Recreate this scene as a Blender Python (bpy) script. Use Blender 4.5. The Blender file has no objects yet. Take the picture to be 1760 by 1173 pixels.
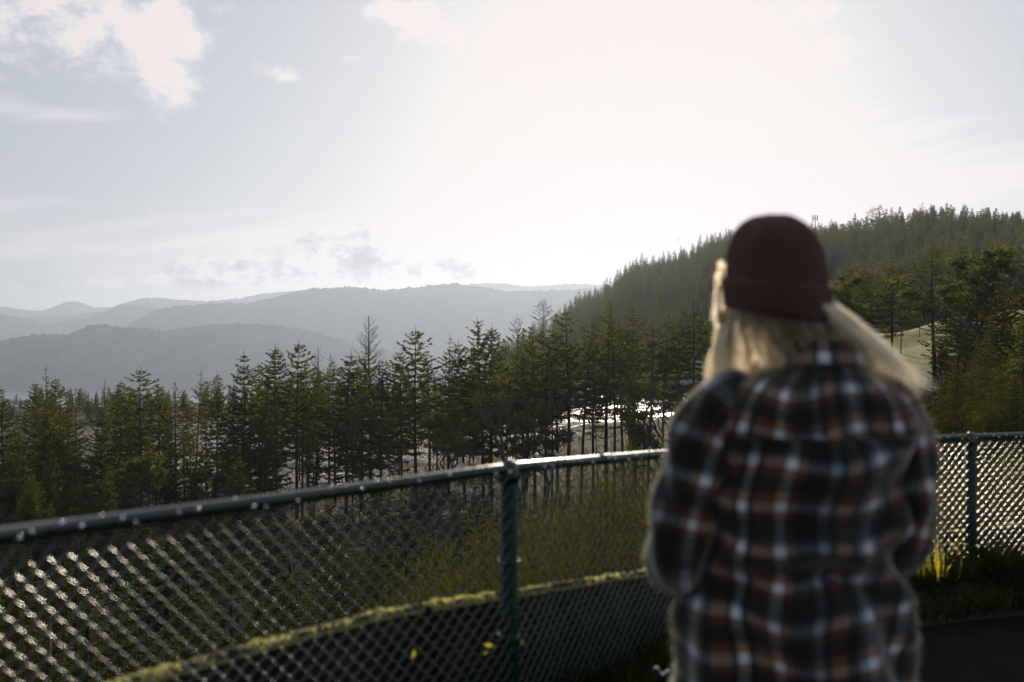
import bpy, math, random
import numpy as np
from mathutils import Vector

SC = bpy.context.scene
COL = SC.collection
R = math.radians
F = 1711.0            # focal length in photo pixels (35 mm on a 36 mm wide frame, 1760 px)
CAMH = 1.43           # eye level of the camera above the pavement
HZ = 586.5            # photo row of the horizon

# ------------------------------------------------------------------ camera
cam = bpy.data.cameras.new("camera")
cam.lens = 35.0
cam.sensor_width = 36.0
cam.clip_start = 0.05
cam.clip_end = 40000.0
cam.dof.use_dof = True
cam.dof.focus_distance = 130.0
cam.dof.aperture_fstop = 2.15
cam.dof.aperture_blades = 9
camo = bpy.data.objects.new("camera", cam)
COL.objects.link(camo)
camo.location = (0, 0, CAMH)
camo.rotation_euler = (R(90), 0, 0)
SC.camera = camo

SUN_AZ = 7.0          # degrees to the right of the view axis
SUN_EL = 17.0
SC.view_settings.view_transform = 'Standard'
SC.view_settings.look = 'None'
SC.view_settings.gamma = 1.0
SC.view_settings.exposure = 0.1
SC.render.engine = 'CYCLES'
SC.cycles.max_bounces = 6
SC.cycles.diffuse_bounces = 4
SC.cycles.glossy_bounces = 2
SC.cycles.transmission_bounces = 4
SC.cycles.volume_bounces = 0
SC.cycles.transparent_max_bounces = 8
SC.cycles.sample_clamp_indirect = 4.0
SC.cycles.use_denoising = True

sd = bpy.data.lights.new("sun", 'SUN')
sd.energy = 4.3
sd.angle = R(0.6)
sd.color = (1.0, 0.85, 0.68)
suno = bpy.data.objects.new("sun", sd)
COL.objects.link(suno)
sv = Vector((math.sin(R(SUN_AZ)) * math.cos(R(SUN_EL)), math.cos(R(SUN_AZ)) * math.cos(R(SUN_EL)), math.sin(R(SUN_EL))))
suno.rotation_euler = sv.to_track_quat('Z', 'Y').to_euler()
suno.location = sv * 50

# ------------------------------------------------------------------ node helpers
class NT:
    """small expression builder over a node tree"""
    def __init__(s, nt): s.nt = nt; s.n = nt.nodes; s.l = nt.links
    def put(s, sock, v):
        if isinstance(v, bpy.types.NodeSocket): s.l.new(v, sock)
        else: sock.default_value = v
    def node(s, t, **kw):
        n = s.n.new(t)
        for k, v in kw.items(): setattr(n, k, v)
        return n
    def m(s, op, a, b=0.0, c=0.0, clamp=False):
        n = s.node('ShaderNodeMath', operation=op, use_clamp=clamp)
        s.put(n.inputs[0], a); s.put(n.inputs[1], b); s.put(n.inputs[2], c)
        return n.outputs[0]
    def mix(s, f, a, b, t='MIX'):
        n = s.node('ShaderNodeMix', data_type='RGBA', blend_type=t)
        s.put(n.inputs[0], f); s.put(n.inputs[6], a); s.put(n.inputs[7], b)
        return n.outputs[2]
    def noise(s, vec, scale=5.0, detail=4.0, rough=0.5, dist=0.0, out=0):
        n = s.node('ShaderNodeTexNoise')
        if vec is not None: s.l.new(vec, n.inputs['Vector'])
        n.inputs['Scale'].default_value = scale; n.inputs['Detail'].default_value = detail
        n.inputs['Roughness'].default_value = rough; n.inputs['Distortion'].default_value = dist
        return n.outputs[out]
    def ramp(s, fac, stops, interp='LINEAR'):
        n = s.node('ShaderNodeValToRGB')
        cr = n.color_ramp; cr.interpolation = interp
        while len(cr.elements) > 1: cr.elements.remove(cr.elements[-1])
        for i, (p, c) in enumerate(stops):
            c = tuple(c) + (1.0,) if len(c) == 3 else c
            if i == 0: cr.elements[0].position = p; cr.elements[0].color = c
            else:
                e = cr.elements.new(p); e.color = c
        s.l.new(fac, n.inputs[0])
        return n.outputs[0]
    def smooth(s, x, a, b, to0=0.0, to1=1.0):
        n = s.node('ShaderNodeMapRange', interpolation_type='SMOOTHSTEP')
        s.put(n.inputs[0], x); n.inputs[1].default_value = a; n.inputs[2].default_value = b
        n.inputs[3].default_value = to0; n.inputs[4].default_value = to1
        return n.outputs[0]
    def comb(s, x, y, z=0.0):
        n = s.node('ShaderNodeCombineXYZ')
        s.put(n.inputs[0], x); s.put(n.inputs[1], y); s.put(n.inputs[2], z)
        return n.outputs[0]

def C4(c): return tuple(c) + (1.0,)

def pmat(name, color=(.5, .5, .5), rough=.6, metallic=0.0, **kw):
    m = bpy.data.materials.new(name); m.use_nodes = True
    b = m.node_tree.nodes['Principled BSDF']
    b.inputs['Base Color'].default_value = C4(color)
    b.inputs['Roughness'].default_value = rough
    b.inputs['Metallic'].default_value = metallic
    for k, v in kw.items(): b.inputs[k].default_value = v
    return m, NT(m.node_tree), b

def bump(T, b, h, strength=.4, dist=.02):
    n = T.node('ShaderNodeBump'); n.inputs['Strength'].default_value = strength
    n.inputs['Distance'].default_value = dist
    T.l.new(h, n.inputs['Height']); T.l.new(n.outputs[0], b.inputs['Normal'])

# ------------------------------------------------------------------ world: sky and clouds
world = bpy.data.worlds.new("World")
SC.world = world
world.use_nodes = True
W = NT(world.node_tree)
W.n.clear()
sky = W.node('ShaderNodeTexSky', sky_type='NISHITA')
sky.sun_disc = False
sky.sun_elevation = R(SUN_EL)
sky.sun_rotation = R(SUN_AZ)
sky.altitude = 250
sky.air_density = 1.0
sky.dust_density = 1.6
sky.ozone_density = 1.0
geo = W.node('ShaderNodeTexCoord')
sep = W.node('ShaderNodeSeparateXYZ'); W.l.new(geo.outputs['Generated'], sep.inputs[0])
az = W.m('MULTIPLY', W.m('ARCTAN2', sep.outputs[0], sep.outputs[1]), 57.2958)
el = W.m('MULTIPLY', W.m('ARCSINE', sep.outputs[2]), 57.2958)

def azel(px, y):
    a = math.atan((px - 880) / F)
    return math.degrees(a), math.degrees(math.atan((HZ - y) * math.cos(a) / F))

def cloud_blob(px, y, sx, sy, amp=1.0):
    a0, e0 = azel(px, y)
    ka = 57.3 / F * sx; ke = 57.3 / F * sy
    da = W.m('MULTIPLY', W.m('SUBTRACT', az, a0), 1 / ka)
    de = W.m('MULTIPLY', W.m('SUBTRACT', el, e0), 1 / ke)
    r2 = W.m('ADD', W.m('MULTIPLY', da, da), W.m('MULTIPLY', de, de))
    return W.m('MULTIPLY', W.m('EXPONENT', W.m('MULTIPLY', r2, -1.0)), amp)

def total(items):
    t = items[0]
    for i in items[1:]: t = W.m('ADD', t, i)
    return t

cv = W.comb(az, W.m('MULTIPLY', el, 1.5))
n1 = W.noise(cv, .42, 9.0, .60, .25)
n2 = W.noise(cv, .16, 6.0, .5)
high = total([cloud_blob(130, 30, 190, 95, .85), cloud_blob(290, 90, 62, 90, .72), cloud_blob(310, 155, 26, 24, .45),
              cloud_blob(690, 18, 80, 44, .8), cloud_blob(760, 62, 62, 22, .62), cloud_blob(497, 130, 42, 18, .62),
              cloud_blob(600, 102, 30, 9, .5), cloud_blob(1400, 22, 60, 42, .7), cloud_blob(1428, 96, 34, 24, .78),
              cloud_blob(430, 357, 25, 7, .4), cloud_blob(1085, 60, 170, 260, 1.3)])
hm = W.smooth(W.m('ADD', high, W.m('MULTIPLY', W.m('SUBTRACT', n1, .5), 2.3)), .30, 1.15)
low = total([cloud_blob(410, 462, 110, 34, .85), cloud_blob(600, 432, 95, 42, 1.0), cloud_blob(520, 470, 230, 20, .7),
             cloud_blob(800, 462, 130, 26, .75), cloud_blob(60, 490, 90, 13, .6), cloud_blob(250, 488, 90, 13, .5),
             cloud_blob(1180, 420, 200, 30, .5)])
n3 = W.noise(cv, .75, 9.0, .58, .2)
lm = W.smooth(W.m('ADD', low, W.m('MULTIPLY', W.m('SUBTRACT', n3, .5), 1.6)), .30, .95)
# cirrus: long streaks
sv_ = W.comb(W.m('MULTIPLY', W.m('ADD', az, W.m('MULTIPLY', el, -1.2)), .22), W.m('MULTIPLY', W.m('ADD', el, W.m('MULTIPLY', az, -.12)), 1.5))
n4 = W.noise(sv_, .55, 6.0, .55, .3)
cir = total([cloud_blob(1560, 250, 330, 70, .85), cloud_blob(1700, 325, 220, 36, .95), cloud_blob(40, 190, 150, 22, .95),
             cloud_blob(400, 430, 1100, 85, .85), cloud_blob(1500, 90, 300, 60, .4)])
cm = W.smooth(W.m('ADD', cir, W.m('MULTIPLY', W.m('SUBTRACT', n4, .5), 1.8)), .35, 1.25)
front = W.smooth(sep.outputs[1], .1, .4)
SKY_STR = .1
skyg = W.node('ShaderNodeMix', data_type='RGBA', blend_type='MULTIPLY'); skyg.inputs[0].default_value = 1.0
W.l.new(sky.outputs[0], skyg.inputs[6]); skyg.inputs[7].default_value = (.31, .315, .33, 1)
# thin overcast veil brightens the clear blue a little everywhere
veil = W.mix(.45, skyg.outputs[2], C4((7.4, 7.85, 8.9)))
wht = C4((9.6, 8.5, 8.5))
c1 = W.mix(W.m('MULTIPLY', W.m('MULTIPLY', cm, front), .55), veil, wht)
c2 = W.mix(W.m('MULTIPLY', hm, .9), c1, C4((9.6, 8.9, 8.8)))
grey = W.mix(W.smooth(W.noise(cv, .5, 5.0, .55), .35, .62), C4((10.5, 9.6, 9.3)), C4((3.8, 3.5, 3.9)))
c3 = W.mix(W.m('MULTIPLY', lm, .95), c2, grey)
c3 = W.mix(1.0, c3, C4((8.1, 7.25, 6.95)), 'DARKEN')
bgn = W.node('ShaderNodeBackground')
W.l.new(c3, bgn.inputs[0]); bgn.inputs[1].default_value = SKY_STR
wo = W.node('ShaderNodeOutputWorld'); W.l.new(bgn.outputs[0], wo.inputs[0])

# ------------------------------------------------------------------ mesh helpers
rng = np.random.default_rng(7)

class G:
    """collects vertices and faces; build() links them as one mesh object"""
    def __init__(s): s.v = []; s.f = []; s.n = 0; s.uv = []
    def add(s, v, f):
        v = np.asarray(v, float).reshape(-1, 3); f = np.asarray(f, int)
        s.v.append(v); s.f.append(f + s.n); s.n += len(v)
    def mesh(s, name, mat, smooth=False):
        me = bpy.data.meshes.new(name)
        V = np.concatenate(s.v)
        sizes = np.concatenate([np.full(len(f), f.shape[1]) for f in s.f])
        loops = np.concatenate([f.ravel() for f in s.f])
        me.vertices.add(len(V)); me.vertices.foreach_set('co', V.astype(np.float32).ravel())
        me.loops.add(len(loops)); me.loops.foreach_set('vertex_index', loops.astype(np.int32))
        me.polygons.add(len(sizes))
        st = np.concatenate([[0], np.cumsum(sizes)[:-1]])
        me.polygons.foreach_set('loop_start', st.astype(np.int32))
        me.polygons.foreach_set('loop_total', sizes.astype(np.int32))
        if smooth: me.polygons.foreach_set('use_smooth', np.ones(len(sizes), bool))
        me.update(calc_edges=True); me.validate()
        if mat is not None: me.materials.append(mat)
        return me
    def build(s, name, mat, parent=None, smooth=False):
        return link(name, s.mesh(name, mat, smooth), parent)

def link(name, me, parent=None):
    o = bpy.data.objects.new(name, me); COL.objects.link(o)
    if parent is not None: o.parent = parent
    return o

def tag(o, label=None, cat=None, group=None, kind=None):
    if label: o['label'] = label
    if cat: o['category'] = cat
    if group: o['group'] = group
    if kind: o['kind'] = kind
    return o

def empty(name, loc, label, cat, group=None):
    o = bpy.data.objects.new(name, None); COL.objects.link(o); o.location = loc
    o.empty_display_size = .2
    return tag(o, label, cat, group)

def nrm(a):
    a = np.asarray(a, float)
    return a / np.maximum(np.linalg.norm(a, axis=-1, keepdims=True), 1e-9)

def tube(g, P, r, sides=6, cap=True, flat=1.0):
    """tube along points P with radii r"""
    P = np.asarray(P, float); n = len(P)
    r = np.broadcast_to(np.asarray(r, float), (n,))
    T = nrm(np.gradient(P, axis=0))
    up = np.array([0, 0, 1.0]) if abs(T[0][2]) < .9 else np.array([1.0, 0, 0])
    A = nrm(np.cross(T, up)); B = np.cross(T, A)
    a = np.linspace(0, 2 * np.pi, sides, endpoint=False)
    V = P[:, None, :] + r[:, None, None] * (np.cos(a)[None, :, None] * A[:, None, :] + flat * np.sin(a)[None, :, None] * B[:, None, :])
    i = np.arange(n - 1)[:, None] * sides; j = np.arange(sides)[None, :]; k = (j + 1) % sides
    f = np.stack([i + j, i + k, i + sides + k, i + sides + j], -1).reshape(-1, 4)
    base = g.n
    g.add(V.reshape(-1, 3), f)
    if cap:
        for e, ring in ((P[0], 0), (P[-1], (n - 1) * sides)):
            q = base + ring + np.arange(sides)
            ce = g.n; g.v.append(e[None, :]); g.n += 1
            tri = np.stack([q, np.roll(q, -1), np.full(sides, ce)], -1)
            if ring == 0: tri = tri[:, ::-1]
            g.f.append(tri)

def ribbons(g, P, D, L, Wd, S):
    """pointed leaf quads: base P, direction D, length L, width Wd, side S"""
    L = np.asarray(L)[:, None]; Wd = np.asarray(Wd)[:, None]
    V = np.stack([P, P + D * L * .4 + S * Wd * .5, P + D * L, P + D * L * .4 - S * Wd * .5], 1)
    n = len(P)
    g.add(V.reshape(-1, 3), np.arange(n * 4).reshape(n, 4))

def box(g, x0, y0, z0, x1, y1, z1):
    v = [(x0, y0, z0), (x1, y0, z0), (x1, y1, z0), (x0, y1, z0), (x0, y0, z1), (x1, y0, z1), (x1, y1, z1), (x0, y1, z1)]
    g.add(v, [(0, 3, 2, 1), (4, 5, 6, 7), (0, 1, 5, 4), (1, 2, 6, 5), (2, 3, 7, 6), (3, 0, 4, 7)])

def grid(g, V):
    """V: (rows, cols, 3)"""
    n, m = V.shape[:2]
    i = np.arange(n - 1)[:, None] * m; j = np.arange(m - 1)[None, :]
    f = np.stack([i + j, i + j + 1, i + m + j + 1, i + m + j], -1).reshape(-1, 4)
    g.add(V.reshape(-1, 3), f)

def vnoise(x, seed=0):
    """smooth 1-D value noise"""
    x = np.asarray(x, float); i = np.floor(x).astype(int); t = x - i; t = t * t * (3 - 2 * t)
    h = lambda k: np.modf(np.abs(np.sin((k + seed * 57.31) * 12.9898) * 43758.5453))[0]
    return h(i) * (1 - t) + h(i + 1) * t

def noise2(x, y, seed=0):
    x = np.asarray(x, float); y = np.asarray(y, float)
    i = np.floor(x).astype(int); j = np.floor(y).astype(int); u = x - i; v = y - j
    u = u * u * (3 - 2 * u); v = v * v * (3 - 2 * v)
    h = lambda a, b: np.modf(np.abs(np.sin(a * 127.1 + b * 311.7 + seed * 74.7) * 43758.5453))[0]
    return (h(i, j) * (1 - u) + h(i + 1, j) * u) * (1 - v) + (h(i, j + 1) * (1 - u) + h(i + 1, j + 1) * u) * v

# ------------------------------------------------------------------ materials
def leaf_mat(name, diff, trans, mixf=.5, rough=.65, var=.35, spec=.12, nscale=.9):
    m = bpy.data.materials.new(name); m.use_nodes = True
    T = NT(m.node_tree); T.n.clear()
    oi = T.node('ShaderNodeObjectInfo'); tc = T.node('ShaderNodeTexCoord')
    nz = T.noise(tc.outputs['Object'], nscale, 3.0)
    k = T.m('ADD', T.m('MULTIPLY', oi.outputs['Random'], var), T.m('MULTIPLY', nz, .6))
    warm = lambda c, s: tuple(min(1, a * b) for a, b in zip(c, s))
    d = T.mix(k, C4(warm(diff, (.75, .92, 1.1))), C4(warm(diff, (1.2, 1.06, .8))))
    t = T.mix(k, C4(warm(trans, (.75, .95, .9))), C4(warm(trans, (1.2, 1.06, .8))))
    p = T.node('ShaderNodeBsdfDiffuse'); T.l.new(d, p.inputs[0])
    tr = T.node('ShaderNodeBsdfTranslucent'); T.l.new(t, tr.inputs[0])
    mx = T.node('ShaderNodeMixShader'); mx.inputs[0].default_value = mixf
    T.l.new(p.outputs[0], mx.inputs[1]); T.l.new(tr.outputs[0], mx.inputs[2])
    o = T.node('ShaderNodeOutputMaterial'); T.l.new(mx.outputs[0], o.inputs[0])
    return m

M_needle = leaf_mat("needles", (.034, .048, .017), (.30, .31, .05), .37)
M_shaded = leaf_mat("shaded_needles", (.024, .034, .013), (.19, .18, .03), .36)  # needle copy with the slope's shade put into a darker colour
M_far = leaf_mat("far_needles", (.045, .060, .028), (.26, .26, .07), .40)
M_broad = leaf_mat("broad_leaves", (.045, .058, .018), (.20, .21, .035), .4)
M_broom = leaf_mat("broom_stems", (.058, .062, .016), (.18, .16, .022), .38)
M_grass = leaf_mat("grass_blades", (.018, .024, .008), (.022, .026, .006), .4)
M_gold = leaf_mat("golden_grass", (.16, .14, .03), (.90, .70, .05), .7, .5, .1)
M_moss = leaf_mat("moss", (.36, .34, .14), (.90, .86, .40), .55, .8, .5, .1, 14.0)
M_yleaf = leaf_mat("yellow_leaf", (.35, .32, .03), (.7, .62, .04), .5, .5, .1)

def bark_mat(name, c):
    m, T, b = pmat(name, c, .9)
    tc = T.node('ShaderNodeTexCoord')
    mp = T.node('ShaderNodeMapping'); mp.inputs['Scale'].default_value = (6, 6, 1.2)
    T.l.new(tc.outputs['Object'], mp.inputs[0])
    nz = T.noise(mp.outputs[0], 2.5, 5.0, .6)
    T.l.new(T.ramp(nz, [(.3, tuple(x * .5 for x in c)), (.7, tuple(x * 1.5 for x in c))]), b.inputs['Base Color'])
    bump(T, b, nz, .6, .05)
    return m
M_bark = bark_mat("bark", (.040, .030, .022))
M_twig = bark_mat("twig_bark", (.075, .060, .045))

def hill_mat():
    """forest floor of the slopes: dark litter, olive grass on the meadow, grey gravel in the clearing"""
    m, T, b = pmat("slope_ground", (.03, .03, .02), .95)
    g = T.node('ShaderNodeNewGeometry'); pos = g.outputs['Position']
    at = T.node('ShaderNodeVertexColor'); at.layer_name = 'zone'
    s = T.node('ShaderNodeSeparateColor'); T.l.new(at.outputs[0], s.inputs[0])
    n1 = T.noise(pos, .09, 6.0, .6); n2 = T.noise(pos, .6, 6.0, .65)
    mpp = T.node('ShaderNodeMapping'); mpp.inputs['Scale'].default_value = (.09, .22, .3); T.l.new(pos, mpp.inputs[0])
    n3 = T.noise(mpp.outputs[0], 1.0, 6.0, .6)
    floor = T.ramp(n2, [(.3, (.008, .010, .004)), (.7, (.026, .028, .012))])
    mead = T.ramp(n2, [(.25, (.10, .115, .02)), (.75, (.24, .22, .04))])
    grav = T.ramp(T.m('MULTIPLY_ADD', n3, .7, T.m('MULTIPLY', n2, .3)), [(.36, (.03, .03, .028)), (.47, (.12, .118, .115)), (.60, (.25, .24, .24))])
    c = T.mix(s.outputs[0], floor, grav); c = T.mix(s.outputs[1], c, mead)
    T.l.new(c, b.inputs['Base Color'])
    wet = T.m('MULTIPLY', s.outputs[0], T.smooth(T.m('ADD', n3, T.m('MULTIPLY', n1, .35)), .66, .74))
    wet2 = T.m('MULTIPLY', wet, s.outputs[2])
    T.l.new(T.m('SUBTRACT', .95, T.m('MULTIPLY', T.m('MAXIMUM', wet2, T.m('MULTIPLY', wet, .35)), .72)), b.inputs['Roughness'])
    T.l.new(T.m('ADD', .2, T.m('MULTIPLY', wet2, .8)), b.inputs['Specular IOR Level'])
    bump(T, b, n2, .5, .35)
    return m
M_hill = hill_mat()

def forest_mat(name, c):
    m, T, b = pmat(name, c, 1.0)
    b.inputs['Specular IOR Level'].default_value = .0
    g = T.node('ShaderNodeNewGeometry')
    nz = T.noise(g.outputs['Position'], .011, 9.0, .75)
    T.l.new(T.ramp(nz, [(.36, tuple(x * .3 for x in c)), (.55, c), (.68, tuple(x * 2.0 for x in c))]), b.inputs['Base Color'])
    return m
M_mount = forest_mat("mountain_forest", (.035, .05, .035))

M_water, T, b = pmat("water", (.03, .045, .05), .38)
nz = T.noise(T.node('ShaderNodeTexCoord').outputs['Object'], .05, 4.0)
bump(T, b, nz, .25, 1.0)

M_asph, T, b = pmat("asphalt", (.05, .05, .052), 1.0)
tc = T.node('ShaderNodeTexCoord')
na = T.noise(tc.outputs['Object'], 180.0, 3.0); nb = T.noise(tc.outputs['Object'], 1.1, 4.0)
T.l.new(T.ramp(T.m('MULTIPLY_ADD', na, .6, T.m('MULTIPLY', nb, .4)), [(.3, (.005, .006, .006)), (.7, (.014, .015, .015))]), b.inputs['Base Color'])
b.inputs['Specular IOR Level'].default_value = .0
bump(T, b, na, .15, .001)

M_conc, T, b = pmat("barrier_concrete", (.12, .12, .10), 1.0)
b.inputs['Specular IOR Level'].default_value = .1
tc = T.node('ShaderNodeTexCoord')
na = T.noise(tc.outputs['Object'], 3.0, 7.0, .65); nb = T.noise(tc.outputs['Object'], 40.0, 4.0)
T.l.new(T.ramp(na, [(.32, (.008, .008, .004)), (.52, (.018, .017, .010)), (.75, (.05, .045, .032))]), b.inputs['Base Color'])
bump(T, b, nb, .5, .01)

M_soil, T, b = pmat("verge_soil", (.025, .022, .015), .95)
nz = T.noise(T.node('ShaderNodeTexCoord').outputs['Object'], 25.0, 6.0, .65)
T.l.new(T.ramp(nz, [(.3, (.01, .012, .006)), (.7, (.045, .042, .022))]), b.inputs['Base Color'])
bump(T, b, nz, .8, .03)

def paint_mat(name, c, rough):
    m, T, b = pmat(name, c, rough)
    b.inputs['Coat Weight'].default_value = .25; b.inputs['Coat Roughness'].default_value = .18
    nz = T.noise(T.node('ShaderNodeTexCoord').outputs['Object'], 35.0, 5.0, .6)
    T.l.new(T.ramp(nz, [(.35, tuple(x * .6 for x in c)), (.6, c), (.8, tuple(x * 1.5 for x in c))]), b.inputs['Base Color'])
    T.l.new(T.m('ADD', rough - .12, T.m('MULTIPLY', nz, .25)), b.inputs['Roughness'])
    return m
M_green = paint_mat("green_vinyl_rail", (.003, .028, .016), .34)
M_post = M_green.copy(); M_post.name = "green_vinyl_post"
pb = M_post.node_tree.nodes['Principled BSDF']; pb.inputs['Coat Weight'].default_value = 0.0; pb.inputs['Specular IOR Level'].default_value = .15
M_wire, T, b = pmat("green_vinyl_wire", (.004, .030, .021), .45, .0)
b.inputs['Coat Weight'].default_value = 1.0; b.inputs['Coat IOR'].default_value = 1.75; b.inputs['Coat Roughness'].default_value = .27; b.inputs['Specular IOR Level'].default_value = .2
M_tip, T, b = pmat("bright_wire_tips", (.75, .8, .75), .16, 1.0)

# ------------------------------------------------------------------ pixels to places
def at(px, z, y=None, h=None):
    """point at depth z under photo column px; height from photo row y or given h"""
    return np.array([(px - 880) / F * z, z, CAMH + (HZ - y) / F * z if y is not None else h])

FENCE = [(-420, 978, 1.55), (-200, 948, 1.8), (0, 921, 2.05), (51, 915, 2.12), (327, 879, 2.48), (542, 851, 2.78), (747, 823, 3.08),
         (875, 804.5, 3.3), (1144, 780.5, 4.3), (1330, 768, 5.15), (1500, 760, 5.72), (1590, 755, 5.9), (1668, 751.5, 6.0), (1760, 748, 6.1), (1960, 742, 6.3), (2200, 735, 6.6)]
WALL = [(-420, 1350, 1.85), (-200, 1300, 2.05), (128, 1178, 2.45), (276, 1137, 2.65), (378, 1108, 2.8), (460, 1088, 2.95), (563, 1062, 3.12), (665, 1037, 3.3),
        (722, 1028, 3.4), (870, 1007, 3.7), (963, 993, 3.95), (1036, 982, 4.15), (1120, 971, 4.6), (1330, 942, 5.6), (1579, 912, 6.55), (1660, 905, 6.7),
        (1760, 893, 6.85), (1960, 872, 7.1), (2200, 850, 7.4)]
fp = np.array(FENCE, float); wp = np.array(WALL, float)
def smooth_line(tab, n=400):
    px = np.linspace(tab[0, 0], tab[-1, 0], n)
    y = np.interp(px, tab[:, 0], tab[:, 1]); z = np.interp(px, tab[:, 0], tab[:, 2])
    k = np.hanning(31); k /= k.sum()
    sm = lambda a: np.convolve(np.pad(a, 15, mode='reflect', reflect_type='odd'), k, 'valid')
    y = sm(y); z = sm(z)
    return px, np.stack([(px - 880) / F * z, z, CAMH + (HZ - y) / F * z], 1)
FPX, FL = smooth_line(fp)
WPX, WL = smooth_line(wp)
def fence_at(px): return np.array([np.interp(px, FPX, FL[:, k]) for k in range(3)])
def wall_at(px): return np.array([np.interp(px, WPX, WL[:, k]) for k in range(3)])

# terrain height tables: photo column -> [(distance, height)...]
TT = {
 -900: [(0, -.4), (1.1, -1.2), (3, -3.5), (6, -6), (12, -9), (20, -11.5), (50, -15), (110, -17.5), (300, -19), (350, -22), (600, -60), (1500, -190), (2600, -262), (3600, -262)],
 200: [(0, -.4), (1.0, -1.4), (3, -3.8), (6, -6), (12, -8.5), (20, -10.5), (50, -15), (110, -17.5), (300, -19), (350, -22), (600, -60), (1500, -190), (2600, -262), (3600, -262)],
 650: [(0, -.3), (1.0, -1.0), (3, -2.6), (6, -4.4), (12, -7), (20, -9), (50, -14), (110, -17), (300, -18.5), (350, -20), (600, -55), (1500, -190), (2600, -262), (3600, -262)],
 860: [(0, -.2), (1.0, -.6), (3, -1.6), (6, -3.2), (12, -6), (20, -8.5), (50, -13.5), (110, -17), (300, -18), (350, -18), (600, -18), (950, -19), (1500, -80), (2600, -262), (3600, -262)],
 934: [(0, -.15), (1.0, -.5), (3, -1.4), (6, -2.8), (12, -5.5), (20, -8), (50, -13), (110, -17), (300, -17), (350, -15), (600, -6), (900, 6), (1500, -60), (2600, -262), (3600, -262)],
 1000: [(0, -.1), (1.0, -.5), (3, -1.3), (6, -2.5), (12, -5), (20, -7.5), (50, -13), (110, -17), (290, -16), (350, -12), (600, 6), (850, 24.5), (1400, -60), (2600, -262), (3600, -262)],
 1100: [(0, -.1), (1.0, -.4), (3, -1.1), (6, -2.2), (12, -4.6), (20, -7), (50, -12.5), (110, -16.5), (280, -15), (340, -9), (560, 22), (780, 51), (1400, -40), (2600, -262), (3600, -262)],
 1250: [(0, -.1), (1.0, -.3), (3, -1.0), (6, -2), (12, -4), (20, -6), (50, -11), (110, -14), (250, -13), (320, -4), (500, 32), (680, 61), (1300, -40), (2600, -262), (3600, -262)],
 1430: [(0, -.1), (1.0, -.3), (3, -.9), (6, -1.8), (12, -3.5), (20, -5.5), (50, -9.5), (80, -8), (110, -3.5), (135, 0.2), (160, 1), (230, -4), (300, 4), (400, 28), (560, 49), (1200, -30), (2600, -262), (3600, -262)],
 1540: [(0, -.1), (1.0, -.3), (3, -.9), (6, -1.7), (12, -3.3), (20, -5), (50, -8.5), (75, -7.5), (105, -2.0), (135, 2.0), (165, 3.4), (230, 0), (300, 10), (400, 33), (470, 46), (1200, -30), (2600, -262), (3600, -262)],
 1640: [(0, -.1), (1.0, -.3), (3, -.8), (6, -1.6), (12, -3), (20, -4.5), (50, -8), (75, -6.5), (105, -.5), (135, 4.2), (165, 6), (230, 4), (300, 14), (400, 36), (450, 45), (1200, -30), (2600, -262), (3600, -262)],
 1780: [(0, -.1), (1.0, -.3), (3, -.8), (6, -1.5), (12, -2.8), (20, -4), (50, -6.5), (75, -4.5), (105, 1), (135, 5), (165, 7), (230, 7), (300, 16), (400, 35), (430, 38), (1200, -30), (2600, -262), (3600, -262)],
 2600: [(0, -.1), (1.0, -.3), (3, -.8), (6, -1.4), (12, -2.5), (20, -3.5), (50, -5), (75, -3), (105, 2), (135, 6), (165, 8), (230, 9), (300, 18), (400, 30), (430, 32), (1200, -30), (2600, -262), (3600, -262)],
}
TK = sorted(TT)
# resample every column on shared log distances (measured beyond the wall line)
LD = np.linspace(math.log(.3), math.log(3600), 260)
TG = np.array([np.interp(LD, [math.log(max(d, .3)) for d, _ in TT[k]], [h for _, h in TT[k]]) for k in TK])
def terr(x, y):
    """terrain height at world x, y (arrays)"""
    x = np.asarray(x, float); y = np.asarray(y, float)
    px = 880 + F * x / np.maximum(y, .5)
    wz = np.interp(px, WPX, WL[:, 1])
    d = np.log(np.maximum(y - wz * np.clip((60 - y) / 57, 0, 1), .3))
    pc = np.clip(px, TK[0], TK[-1])
    u = (d - LD[0]) / (LD[1] - LD[0]); i = np.clip(u.astype(int), 0, len(LD) - 2); t = np.clip(u - i, 0, 1)
    out = np.zeros_like(px)
    ki = np.clip(np.searchsorted(TK, pc) - 1, 0, len(TK) - 2)
    ka = np.array(TK)[ki]; kb = np.array(TK)[ki + 1]; s = (pc - ka) / (kb - ka); s = s * s * (3 - 2 * s) * .5 + s * .5
    ha = TG[ki, i] * (1 - t) + TG[ki, i + 1] * t; hb = TG[ki + 1, i] * (1 - t) + TG[ki + 1, i + 1] * t
    h = ha * (1 - s) + hb * s
    amp = np.clip((y - 5) * .012, 0, 1.0)
    h = h + amp * ((noise2(x / 9, y / 9, 1) - .5) * 1.6 + (noise2(x / 40, y / 40, 2) - .5) * 2.0 * np.clip(y / 300, 0, 1))
    return h

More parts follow.
